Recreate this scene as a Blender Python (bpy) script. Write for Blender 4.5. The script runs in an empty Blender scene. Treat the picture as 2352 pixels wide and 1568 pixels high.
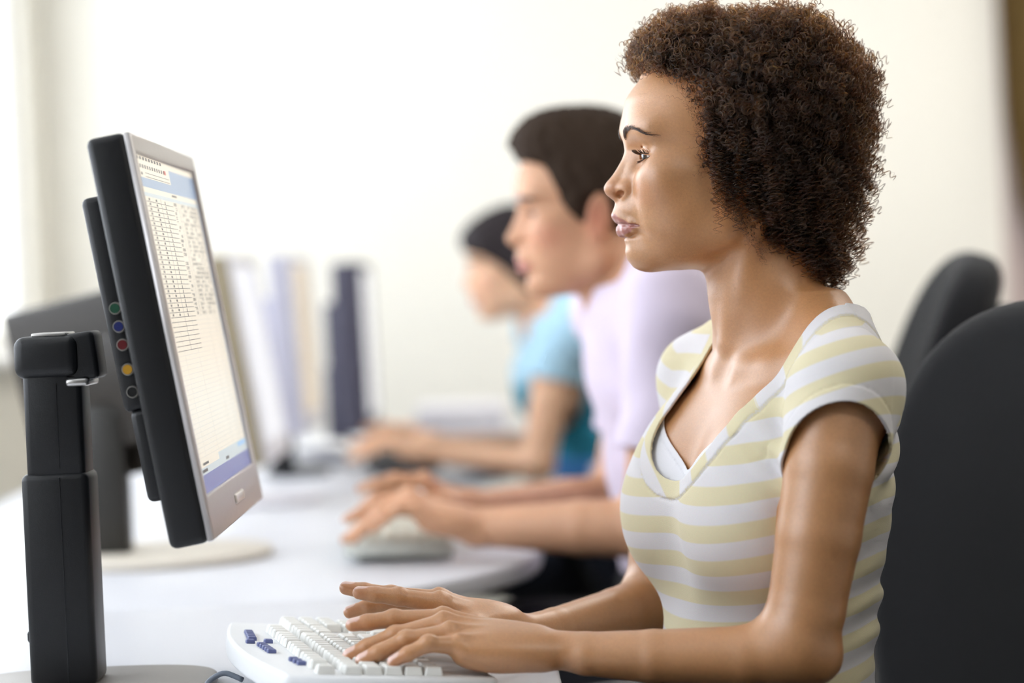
import bpy, bmesh, math, random
import numpy as np
from mathutils import Vector, Matrix, Euler
from concurrent.futures import ThreadPoolExecutor
random.seed(7)
RNG = np.random.default_rng(7)
SC = bpy.context.scene
COL = SC.collection
rad = math.radians

# ------------------------------------------------------------------ camera
cam_data = bpy.data.cameras.new('camera')
cam = bpy.data.objects.new('camera', cam_data)
COL.objects.link(cam)
_P, _R = rad(1.43), rad(2.4)
_f = Vector((0, math.cos(_P), -math.sin(_P)))
_r0 = Vector((1, 0, 0))
_u0 = _r0.cross(_f)
_r = math.cos(_R) * _r0 - math.sin(_R) * _u0
_u = _r.cross(_f)
_m = Matrix((_r, _u, -_f)).transposed().to_4x4()
_m.translation = Vector((0, 0, 1.10))
cam.matrix_world = _m
cam_data.sensor_width = 36.0
cam_data.lens = 36.0 * 5170 / 2352
cam_data.clip_start = 0.05
cam_data.clip_end = 60
cam_data.dof.use_dof = True
cam_data.dof.focus_distance = 2.13
cam_data.dof.aperture_fstop = 2.1
SC.camera = cam
SC.cycles.use_adaptive_sampling = True
SC.cycles.adaptive_threshold = 0.1
SC.cycles.adaptive_min_samples = 14
SC.cycles.use_light_tree = False
SC.cycles.max_bounces = 4
SC.cycles.diffuse_bounces = 3
SC.cycles.glossy_bounces = 3
SC.cycles.transmission_bounces = 4
SC.cycles.transparent_max_bounces = 6
SC.cycles.caustics_reflective = False
SC.cycles.caustics_refractive = False

# ------------------------------------------------------------------ world, lights, exposure
SC.view_settings.view_transform = 'Standard'
SC.view_settings.look = 'None'
SC.view_settings.gamma = 1.0
SC.view_settings.use_curve_mapping = False
SC.view_settings.exposure = 0.05
world = bpy.data.worlds.new('daylight')
SC.world = world
world.use_nodes = True
_bg = world.node_tree.nodes['Background']
_bg.inputs[0].default_value = (1.0, 0.985, 0.96, 1)
_bg.inputs[1].default_value = 2.0


def area_light(name, loc, rot, sx, sy, power, color=(1, 1, 1)):
    d = bpy.data.lights.new(name, 'AREA')
    d.shape = 'RECTANGLE'
    d.size, d.size_y = sx, sy
    d.energy = power
    d.color = color
    o = bpy.data.objects.new(name, d)
    o.location = loc
    o.rotation_euler = rot
    COL.objects.link(o)
    return o


# daylight entering through the window in the left wall
area_light('window_daylight', (-1.66, 3.55, 1.75), (0, rad(-90), 0), 1.6, 6.1, 98, (0.75, 0.86, 1.0))


# ------------------------------------------------------------------ small helpers
def srgb(r, g, b):
    def f(c):
        c /= 255.0
        return c / 12.92 if c <= 0.04045 else ((c + 0.055) / 1.055) ** 2.4
    return (f(r), f(g), f(b), 1.0)


def new_mat(name):
    m = bpy.data.materials.new(name)
    m.use_nodes = True
    nt = m.node_tree
    return m, nt, nt.nodes['Principled BSDF']


def mat(name, color, rough=0.5, metal=0.0, noise=0.0, nscale=40.0, bump=0.0, bscale=200.0, spec=0.5, coat=0.0):
    m, nt, b = new_mat(name)
    b.inputs['Roughness'].default_value = rough
    b.inputs['Metallic'].default_value = metal
    b.inputs['Specular IOR Level'].default_value = spec
    b.inputs['Coat Weight'].default_value = coat
    tc = nt.nodes.new('ShaderNodeTexCoord')
    n = nt.nodes.new('ShaderNodeTexNoise')
    n.inputs['Scale'].default_value = nscale
    n.inputs['Detail'].default_value = 4
    nt.links.new(tc.outputs['Object'], n.inputs['Vector'])
    mx = nt.nodes.new('ShaderNodeMix')
    mx.data_type = 'RGBA'
    c = np.array(color[:3])
    mx.inputs['A'].default_value = (*(c * (1 - noise)), 1)
    mx.inputs['B'].default_value = (*np.minimum(c * (1 + noise), 1), 1)
    nt.links.new(n.outputs['Fac'], mx.inputs['Factor'])
    nt.links.new(mx.outputs['Result'], b.inputs['Base Color'])
    if bump > 0:
        n2 = nt.nodes.new('ShaderNodeTexNoise')
        n2.inputs['Scale'].default_value = bscale
        nt.links.new(tc.outputs['Object'], n2.inputs['Vector'])
        bp = nt.nodes.new('ShaderNodeBump')
        bp.inputs['Strength'].default_value = bump
        bp.inputs['Distance'].default_value = 0.001
        nt.links.new(n2.outputs['Fac'], bp.inputs['Height'])
        nt.links.new(bp.outputs['Normal'], b.inputs['Normal'])
    return m


def tag(o, label=None, cat=None, group=None, kind=None):
    if label: o['label'] = label
    if cat: o['category'] = cat
    if group: o['group'] = group
    if kind: o['kind'] = kind
    return o


def link(name, me, material=None, parent=None, smooth=False):
    o = bpy.data.objects.new(name, me)
    COL.objects.link(o)
    if material is not None and len(me.materials) == 0:
        me.materials.append(material)
    if parent is not None:
        o.parent = parent
    if smooth:
        me.polygons.foreach_set('use_smooth', np.ones(len(me.polygons), bool))
    return o


def empty(name, loc=(0, 0, 0), rot=(0, 0, 0)):
    o = bpy.data.objects.new(name, None)
    o.location = loc
    o.rotation_euler = rot
    COL.objects.link(o)
    return o


def mesh_np(name, V, Q):
    """mesh from numpy vertices and quads"""
    me = bpy.data.meshes.new(name)
    V = np.ascontiguousarray(V, np.float32)
    Q = np.ascontiguousarray(Q, np.int32)
    me.vertices.add(len(V))
    me.vertices.foreach_set('co', V.ravel())
    k = Q.shape[1]
    me.loops.add(Q.size)
    me.loops.foreach_set('vertex_index', Q.ravel())
    me.polygons.add(len(Q))
    me.polygons.foreach_set('loop_start', np.arange(0, Q.size, k, dtype=np.int32))
    me.update(calc_edges=True)
    return me


def bevel_box(bm, size, loc=(0, 0, 0), rot=None, bev=0.0, seg=3, taper=None):
    """adds a bevelled box (full sizes) to a bmesh; taper=(sx, sy) scales the top face"""
    t = bmesh.new()
    r = bmesh.ops.create_cube(t, size=1.0)
    for v in t.verts:
        v.co = Vector((v.co.x * size[0], v.co.y * size[1], v.co.z * size[2]))
        if taper and v.co.z > 0:
            v.co.x *= taper[0]
            v.co.y *= taper[1]
    if bev > 0:
        bmesh.ops.bevel(t, geom=list(t.edges), offset=bev, segments=seg, profile=0.5, affect='EDGES')
    M = Matrix.Translation(loc)
    if rot is not None:
        M = M @ Euler(rot).to_matrix().to_4x4()
    t.transform(M)
    me = bpy.data.meshes.new('t')
    t.to_mesh(me)
    t.free()
    bm.from_mesh(me)
    bpy.data.meshes.remove(me)


def box(name, size, loc=(0, 0, 0), rot=None, bev=0.0, seg=3, material=None, parent=None, taper=None, smooth=True):
    bm = bmesh.new()
    bevel_box(bm, size, (0, 0, 0), None, bev, seg, taper)
    me = bpy.data.meshes.new(name)
    bm.to_mesh(me)
    bm.free()
    o = link(name, me, material, parent, smooth and bev > 0)
    o.location = loc
    if rot is not None:
        o.rotation_euler = rot
    return o


def finish(name, bm, material, parent=None, smooth=True):
    me = bpy.data.meshes.new(name)
    bm.to_mesh(me)
    bm.free()
    return link(name, me, material, parent, smooth)


def prism(name, outline, z0, z1, material, parent=None, bev=0.0, seg=3, smooth=True):
    """extrudes an xy outline (counter-clockwise) between z0 and z1 with bevelled rims"""
    bm = bmesh.new()
    vs = [bm.verts.new((x, y, z0)) for x, y in outline]
    f = bm.faces.new(vs)
    r = bmesh.ops.extrude_face_region(bm, geom=[f])
    for e in r['geom']:
        if isinstance(e, bmesh.types.BMVert):
            e.co.z = z1
    bmesh.ops.recalc_face_normals(bm, faces=bm.faces)
    if bev > 0:
        es = [e for e in bm.edges if abs(e.verts[0].co.z - e.verts[1].co.z) < 1e-6]
        bmesh.ops.bevel(bm, geom=es, offset=bev, segments=seg, profile=0.5, affect='EDGES')
    return finish(name, bm, material, parent, smooth)


def tube(name, pts, radius, material, parent=None, sides=10, smooth=True):
    """a tube along a polyline"""
    pts = [Vector(p) for p in pts]
    n = len(pts)
    V, Q = [], []
    up = Vector((0, 0, 1))
    for i, p in enumerate(pts):
        t = (pts[min(i + 1, n - 1)] - pts[max(i - 1, 0)]).normalized()
        a = t.cross(up)
        if a.length < 1e-3:
            a = t.cross(Vector((1, 0, 0)))
        a.normalize()
        b = t.cross(a)
        rr = radius[i] if hasattr(radius, '__len__') else radius
        for k in range(sides):
            th = 2 * math.pi * k / sides
            V.append(p + (a * math.cos(th) + b * math.sin(th)) * rr)
    for i in range(n - 1):
        for k in range(sides):
            k2 = (k + 1) % sides
            Q.append((i * sides + k, i * sides + k2, (i + 1) * sides + k2, (i + 1) * sides + k))
    bm = bmesh.new()
    bv = [bm.verts.new(v) for v in V]
    for q in Q:
        bm.faces.new([bv[j] for j in q])
    bm.faces.new(bv[:sides][::-1])
    bm.faces.new(bv[-sides:])
    bmesh.ops.recalc_face_normals(bm, faces=bm.faces)
    return finish(name, bm, material, parent, smooth)


# ------------------------------------------------------------------ implicit surfaces (bodies, clothes, cushions)
class Frame:
    """local frame: a forward, b to the left, c up"""
    def __init__(s, origin, yaw_deg, scale=1.0, pitch_deg=0.0, roll_deg=0.0):
        y = rad(yaw_deg)
        F = Vector((-math.cos(y), -math.sin(y), 0))
        L = Vector((-F.y, F.x, 0))
        U = Vector((0, 0, 1))
        if pitch_deg:
            q = Matrix.Rotation(rad(pitch_deg), 3, L)
            F, U = q @ F, q @ U
        if roll_deg:
            q = Matrix.Rotation(rad(roll_deg), 3, F)
            L, U = q @ L, q @ U
        s.R = np.array([F, L, U], float)
        s.o = np.array(origin, float)
        s.s = scale

    def w(s, a, b, c):
        return s.o + s.s * (a * s.R[0] + b * s.R[1] + c * s.R[2])

    def loc(s, P):
        return ((P - s.o) @ s.R.T) / s.s


WORLD = Frame((0, 0, 0), 0)
WORLD.R = np.eye(3)


def smin(a, b, k):
    h = np.maximum(k - np.abs(a - b), 0)
    return np.minimum(a, b) - h * h * (0.25 / k)


def p_ell(fr, c, r, rot=None):
    """ellipsoid; c, r in frame units"""
    cw = fr.w(*c)
    R = fr.R.copy()
    if rot is not None:
        R = np.array(Euler([rad(x) for x in rot]).to_matrix()).T @ R
    ir = 1.0 / (np.array(r, float) * fr.s)
    M1 = (R.T * ir).astype(np.float32)
    M2 = (R.T * ir * ir).astype(np.float32)
    cw = cw.astype(np.float32)

    def f(P):
        q = P - cw
        k0 = np.sqrt(np.einsum('ij,ij->i', q @ M1, q @ M1))
        k1 = np.sqrt(np.einsum('ij,ij->i', q @ M2, q @ M2)) + 1e-9
        return k0 * (k0 - 1.0) / k1
    return f


def p_cap(fr, a, b, ra, rb=None, flat=None):
    """tapered capsule; flat=(dir, factor): cross-section scaled by factor along dir (frame dir)"""
    rb = ra if rb is None else rb
    A = fr.w(*a).astype(np.float32)
    B = fr.w(*b).astype(np.float32)
    ra, rb = ra * fr.s, rb * fr.s
    AB = B - A
    L2 = float(AB @ AB) + 1e-12
    D = None
    if flat is not None:
        d = np.array(flat[0], float) @ fr.R
        d /= np.linalg.norm(d)
        D = d.astype(np.float32)
        fk = 1.0 / flat[1] - 1.0
        corr = min(1.0, flat[1])

    def f(P):
        q = P - A
        t = np.clip((q @ AB) / L2, 0, 1)
        q = q - t[:, None] * AB
        if D is not None:
            q = q + (q @ D)[:, None] * (D * fk)
        d = np.sqrt(np.einsum('ij,ij->i', q, q)) - (ra + (rb - ra) * t)
        return d * corr if D is not None else d
    return f


def p_chain(fr, pts, rs, k=0.004, flat=None):
    """smooth chain of tapered capsules (a limb or a finger)"""
    fs = [p_cap(fr, pts[i], pts[i + 1], rs[i], rs[i + 1], flat) for i in range(len(pts) - 1)]

    def f(P):
        d = fs[0](P)
        for g in fs[1:]:
            d = smin(d, g(P), k)
        return d
    return f


def p_loft(fr, zs, ca, cb, rf, rb, rw, power=2.0):
    """body section loft along c: centre (ca, cb), front/back depth, half width"""
    zs = np.array(zs, np.float32)
    tab = [np.array(t, np.float32) for t in (ca, cb, rf, rb, rw)]
    zd = np.linspace(zs[0], zs[-1], 240)

    def spl(y):
        # smooth interpolation (Catmull-Rom through the table)
        n = len(zs)
        m = np.gradient(y, zs)
        i = np.clip(np.searchsorted(zs, zd) - 1, 0, n - 2)
        h = zs[i + 1] - zs[i]
        t = (zd - zs[i]) / h
        return ((2 * t**3 - 3 * t**2 + 1) * y[i] + (t**3 - 2 * t**2 + t) * h * m[i]
                + (-2 * t**3 + 3 * t**2) * y[i + 1] + (t**3 - t**2) * h * m[i + 1])
    T = [spl(t) for t in tab]
    o = fr.o.astype(np.float32)
    R = fr.R.T.astype(np.float32)

    def f(P):
        q = (P - o) @ R / np.float32(fr.s)
        z = np.clip(q[:, 2], zs[0], zs[-1])
        a0, b0, f_, b_, w_ = [np.interp(z, zd, t) for t in T]
        da, db = q[:, 0] - a0, q[:, 1] - b0
        ra = np.where(da > 0, f_, b_)
        if power == 2.0:
            k = np.sqrt((da / ra)**2 + (db / w_)**2)
        else:
            k = (np.abs(da / ra)**power + np.abs(db / w_)**power)**(1.0 / power)
        d = (k - 1.0) * np.minimum(ra, w_) * 0.9
        dz = np.abs(q[:, 2] - z)
        d = np.where(dz > 0, np.sqrt(np.maximum(d, 0)**2 + dz**2) + np.minimum(d, 0) * 0.0, np.maximum(d, -0.2))
        return d * fr.s
    return f


def p_box(fr, c, hs, r=0.0, rot=None):
    cw = fr.w(*c).astype(np.float32)
    R = fr.R.copy()
    if rot is not None:
        R = np.array(Euler([rad(x) for x in rot]).to_matrix()).T @ R
    R = R.T.astype(np.float32)
    h = (np.array(hs) * fr.s - r * fr.s).astype(np.float32)

    def f(P):
        q = np.abs((P - cw) @ R) - h
        return np.sqrt((np.maximum(q, 0)**2).sum(1)) + np.minimum(q.max(1), 0) - r * fr.s
    return f


def p_plane(pt, n):
    n = np.array(n, float)
    n /= np.linalg.norm(n)
    pt = np.array(pt, float)

    def f(P):
        return (P - pt.astype(np.float32)) @ n.astype(np.float32)
    return f


def U(f, k=0.004): return ('u', f, k)
def S(f, k=0.002): return ('s', f, k)
def X(f, k=0.002): return ('i', f, k)
def D(f, amp): return ('d', f, amp)


def apply_ops(ops, P):
    acc = None
    for t, f, k in ops:
        d = f(P)
        if t == 'd':
            acc = acc + d
        elif acc is None:
            acc = d
        elif t == 'u':
            acc = smin(acc, d, k)
        elif t == 's':
            acc = -smin(-acc, d, k)
        else:
            acc = -smin(-acc, -d, k)
    return acc


def axis_grid(segs):
    """segs: [(start, end, step), ...] contiguous -> coordinates padded to blocks of 8 cells"""
    out = [segs[0][0]]
    for a, b, h in segs:
        n = max(1, int(math.ceil((b - out[-1]) / h - 1e-6)))
        out += list(np.linspace(out[-1], b, n + 1)[1:])
    h = segs[-1][2]
    while (len(out) - 1) % 8:
        out.append(out[-1] + h)
    return np.array(out, np.float32)


POOL = ThreadPoolExecutor(4)


def polygonise(ops, gx, gy, gz, relax=2):
    """surface nets on a rectilinear grid, only in blocks near the surface"""
    B = 8
    ax = [gx, gy, gz]
    nb = [(len(g) - 1) // B for g in ax]
    cen = [0.5 * (g[:-1:B] + g[B::B]) for g in ax]
    hal = [0.5 * (g[B::B] - g[:-1:B]) for g in ax]
    I, J, K = np.meshgrid(*[np.arange(n) for n in nb], indexing='ij')
    I, J, K = I.ravel(), J.ravel(), K.ravel()
    Cc = np.stack([cen[0][I], cen[1][J], cen[2][K]], 1).astype(np.float32)
    Rr = np.sqrt(hal[0][I]**2 + hal[1][J]**2 + hal[2][K]**2)

    def coarse(sl):
        P = Cc[sl]
        R2 = Rr[sl]
        acc = None
        rel = []
        for t, f, k in ops:
            d = f(P)
            if t == 'd':
                rel.append(np.ones(len(P), bool))
                acc = acc + d
                continue
            if acc is None:
                rel.append(np.ones(len(P), bool))
                acc = d
            elif t == 'u':
                rel.append(d - acc < k + 2.6 * R2)
                acc = smin(acc, d, k)
            elif t == 's':
                rel.append(-d > acc - k - 2.6 * R2)
                acc = -smin(-acc, d, k)
            else:
                rel.append(d > acc - k - 2.6 * R2)
                acc = -smin(-acc, -d, k)
        return acc, np.array(rel)
    n = len(Cc)
    sls = [slice(i, min(i + 8192, n)) for i in range(0, n, 8192)]
    res = list(POOL.map(coarse, sls))
    acc = np.concatenate([r[0] for r in res])
    rel = np.concatenate([r[1] for r in res], 1)
    act = np.where(np.abs(acc) < 1.7 * Rr + 0.002)[0]
    I, J, K, rel = I[act], J[act], K[act], rel[:, act]
    nA = len(act)
    o = np.arange(B + 1)
    gxs = gx[(I * B)[:, None] + o]
    gys = gy[(J * B)[:, None] + o]
    gzs = gz[(K * B)[:, None] + o]
    val = np.empty((nA, 9, 9, 9), np.float32)

    def fine(sl):
        m = sl.stop - sl.start
        P = np.empty((m, 9, 9, 9, 3), np.float32)
        P[..., 0] = gxs[sl][:, :, None, None]
        P[..., 1] = gys[sl][:, None, :, None]
        P[..., 2] = gzs[sl][:, None, None, :]
        P = P.reshape(m, 729, 3)
        A = None
        for j, (t, f, k) in enumerate(ops):
            r = rel[j, sl]
            if not r.any():
                continue
            w = np.where(r)[0]
            d = f(P[w].reshape(-1, 3)).reshape(-1, 729)
            if A is None:
                A = np.full((m, 729), 1.0, np.float32)
                A[w] = d
                continue
            q = A[w]
            if t == 'd':
                q = q + d
            elif t == 'u':
                q = smin(q, d, k)
            elif t == 's':
                q = -smin(-q, d, k)
            else:
                q = -smin(-q, -d, k)
            A[w] = q
        val[sl] = A.reshape(m, 9, 9, 9)
    list(POOL.map(fine, [slice(i, min(i + 48, nA)) for i in range(0, nA, 48)]))
    inside = val < 0
    cs = inside[:, :8, :8, :8].astype(np.int8)
    tot = np.zeros((nA, 8, 8, 8), np.int8)
    for dx in (0, 1):
        for dy in (0, 1):
            for dz in (0, 1):
                tot += inside[:, dx:dx + 8, dy:dy + 8, dz:dz + 8]
    bi, ci, cj, ck = np.where((tot > 0) & (tot < 8))
    NY, NZ = len(gy) - 1, len(gz) - 1
    gi, gj, gk = I[bi] * B + ci, J[bi] * B + cj, K[bi] * B + ck
    key = (gi.astype(np.int64) * NY + gj) * NZ + gk
    corner = np.stack([val[bi, ci + dx, cj + dy, ck + dz] for dx in (0, 1) for dy in (0, 1) for dz in (0, 1)], 1)
    acc_p = np.zeros((len(bi), 3), np.float32)
    cnt = np.zeros(len(bi), np.float32)
    offs = [(dx, dy, dz) for dx in (0, 1) for dy in (0, 1) for dz in (0, 1)]
    for p in range(8):
        for q in range(p + 1, 8):
            if sum(abs(offs[p][m] - offs[q][m]) for m in range(3)) != 1:
                continue
            a, b = corner[:, p], corner[:, q]
            cr = (a < 0) != (b < 0)
            t = np.where(cr, a / np.where(cr, a - b, 1), 0)
            for m in range(3):
                acc_p[:, m] += np.where(cr, offs[p][m] + t * (offs[q][m] - offs[p][m]), 0)
            cnt += cr
    acc_p /= cnt[:, None]
    V = np.stack([gx[gi] + acc_p[:, 0] * (gx[gi + 1] - gx[gi]),
                  gy[gj] + acc_p[:, 1] * (gy[gj + 1] - gy[gj]),
                  gz[gk] + acc_p[:, 2] * (gz[gk + 1] - gz[gk])], 1)
    order = np.argsort(key)
    skey = key[order]
    uniq = np.concatenate([[True], skey[1:] != skey[:-1]])
    order, skey = order[uniq], skey[uniq]
    V = V[order]
    quads = []
    for axis in range(3):
        sl1 = [slice(0, 8)] * 3
        sl2 = [slice(0, 8)] * 3
        sl2[axis] = slice(1, 9)
        a = inside[(slice(None), *sl1)]
        b = inside[(slice(None), *sl2)]
        e, x, y, z = np.where(a != b)
        flip = a[e, x, y, z]
        X0, Y0, Z0 = I[e] * B + x, J[e] * B + y, K[e] * B + z
        o1, o2 = [(1, 2), (2, 0), (0, 1)][axis]
        G = [X0, Y0, Z0]
        cells = []
        ok = (G[o1] > 0) & (G[o2] > 0)
        for s1, s2 in ((1, 1), (0, 1), (0, 0), (1, 0)):
            g = list(G)
            g[o1] = g[o1] - s1
            g[o2] = g[o2] - s2
            kk = (g[0].astype(np.int64) * NY + g[1]) * NZ + g[2]
            pos = np.clip(np.searchsorted(skey, kk), 0, len(skey) - 1)
            ok &= skey[pos] == kk
            cells.append(pos)
        q = np.stack(cells, 1)
        q[~flip] = q[~flip][:, ::-1]
        quads.append(q[ok])
    Q = np.concatenate(quads)
    # light fairing
    for it in range(relax):
        sm = np.zeros_like(V)
        c = np.zeros(len(V), np.float32)
        for s in range(4):
            a, b = Q[:, s], Q[:, (s + 1) % 4]
            for m in range(3):
                sm[:, m] += np.bincount(a, V[b, m], len(V)) + np.bincount(b, V[a, m], len(V))
            c += np.bincount(a, minlength=len(V)) + np.bincount(b, minlength=len(V))
        lam = 0.5 if it % 2 == 0 else -0.52
        V = (V + lam * (sm / np.maximum(c, 1)[:, None] - V)).astype(np.float32)
    return V, Q


def attr(me, name, values):
    a = me.attributes.new(name, 'FLOAT', 'POINT')
    a.data.foreach_set('value', np.ascontiguousarray(values, np.float32))


def sstep(x, a, b):
    t = np.clip((x - a) / (b - a), 0, 1)
    return t * t * (3 - 2 * t)


# ------------------------------------------------------------------ materials for people
def skin_mat(name, base, lip, nail, blush, rough=0.42, spec=0.45, coat=0.0):
    m, nt, b = new_mat(name)
    N, L = nt.nodes, nt.links

    def at(n):
        a = N.new('ShaderNodeAttribute')
        a.attribute_name = n
        return a.outputs['Fac']

    def mix(a, bcol, fac):
        x = N.new('ShaderNodeMix')
        x.data_type = 'RGBA'
        if isinstance(a, tuple):
            x.inputs['A'].default_value = a
        else:
            L.new(a, x.inputs['A'])
        if isinstance(bcol, tuple):
            x.inputs['B'].default_value = bcol
        else:
            L.new(bcol, x.inputs['B'])
        L.new(fac, x.inputs['Factor'])
        return x.outputs['Result']
    tc = N.new('ShaderNodeTexCoord')
    n1 = N.new('ShaderNodeTexNoise')
    n1.inputs['Scale'].default_value = 28
    n1.inputs['Detail'].default_value = 3
    L.new(tc.outputs['Object'], n1.inputs['Vector'])
    c = np.array(base[:3])
    col = mix((*(c * 0.93), 1), (*(c * np.array([1.06, 1.05, 1.03])), 1), n1.outputs['Fac'])
    # fine freckles
    n2 = N.new('ShaderNodeTexVoronoi')
    n2.inputs['Scale'].default_value = 260
    L.new(tc.outputs['Object'], n2.inputs['Vector'])
    rp = N.new('ShaderNodeValToRGB')
    rp.color_ramp.elements[0].position = 0.08
    rp.color_ramp.elements[0].color = (0.45, 0.45, 0.45, 1)
    rp.color_ramp.elements[1].position = 0.22
    rp.color_ramp.elements[1].color = (0, 0, 0, 1)
    L.new(n2.outputs['Distance'], rp.inputs['Fac'])
    n4 = N.new('ShaderNodeTexNoise')
    n4.inputs['Scale'].default_value = 90
    L.new(tc.outputs['Object'], n4.inputs['Vector'])
    mu = N.new('ShaderNodeMath')
    mu.operation = 'MULTIPLY'
    L.new(rp.outputs['Color'], mu.inputs[0])
    L.new(n4.outputs['Fac'], mu.inputs[1])
    mu2 = N.new('ShaderNodeMath')
    mu2.operation = 'MULTIPLY'
    L.new(mu.outputs[0], mu2.inputs[0])
    L.new(at('freckle'), mu2.inputs[1])
    col = mix(col, (*(c * 0.45), 1), mu2.outputs[0])
    n5 = N.new('ShaderNodeTexNoise')
    n5.inputs['Scale'].default_value = 420
    n5.inputs['Detail'].default_value = 3
    L.new(tc.outputs['Object'], n5.inputs['Vector'])
    hs = N.new('ShaderNodeHueSaturation')
    mr = N.new('ShaderNodeMapRange')
    mr.inputs['From Min'].default_value = 0.3
    mr.inputs['From Max'].default_value = 0.7
    mr.inputs['To Min'].default_value = 0.94
    mr.inputs['To Max'].default_value = 1.06
    L.new(n5.outputs['Fac'], mr.inputs['Value'])
    L.new(mr.outputs['Result'], hs.inputs['Value'])
    L.new(col, hs.inputs['Color'])
    col = hs.outputs['Color']
    col = mix(col, blush, at('blush'))
    col = mix(col, lip, at('lip'))
    col = mix(col, nail, at('nail'))
    L.new(col, b.inputs['Base Color'])
    # pores
    n3 = N.new('ShaderNodeTexNoise')
    n3.inputs['Scale'].default_value = 900
    n3.inputs['Detail'].default_value = 2
    L.new(tc.outputs['Object'], n3.inputs['Vector'])
    bp = N.new('ShaderNodeBump')
    bp.inputs['Strength'].default_value = 0.26
    bp.inputs['Distance'].default_value = 0.0006
    L.new(n3.outputs['Fac'], bp.inputs['Height'])
    L.new(bp.outputs['Normal'], b.inputs['Normal'])
    rr = N.new('ShaderNodeMath')
    rr.operation = 'MULTIPLY_ADD'
    L.new(at('lip'), rr.inputs[0])
    rr.inputs[1].default_value = -0.14
    rr.inputs[2].default_value = rough
    L.new(rr.outputs[0], b.inputs['Roughness'])
    b.inputs['Specular IOR Level'].default_value = spec
    b.inputs['Coat Weight'].default_value = coat
    b.inputs['Coat Roughness'].default_value = 0.45
    b.inputs['Subsurface Weight'].default_value = 0.12
    b.inputs['Subsurface Radius'].default_value = (1.0, 0.35, 0.18)
    b.inputs['Subsurface Scale'].default_value = 0.006
    return m


def hair_mat(name, melanin, redness, rough=0.35):
    m = bpy.data.materials.new(name)
    m.use_nodes = True
    nt = m.node_tree
    nt.nodes.clear()
    out = nt.nodes.new('ShaderNodeOutputMaterial')
    h = nt.nodes.new('ShaderNodeBsdfHairPrincipled')
    h.parametrization = 'MELANIN'
    h.inputs['Melanin'].default_value = melanin
    h.inputs['Melanin Redness'].default_value = redness
    h.inputs['Roughness'].default_value = rough
    h.inputs['Radial Roughness'].default_value = 0.45
    h.inputs['Random Color'].default_value = 0.35
    nt.links.new(h.outputs[0], out.inputs['Surface'])
    return m


def cloth_mat(name, color, rough=0.85, weave=1400, bump=0.25, noise=0.03):
    m = mat(name, color, rough, noise=noise, nscale=25, bump=bump, bscale=weave, spec=0.2)
    m.node_tree.nodes['Principled BSDF'].inputs['Sheen Weight'].default_value = 0.15
    return m


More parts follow.
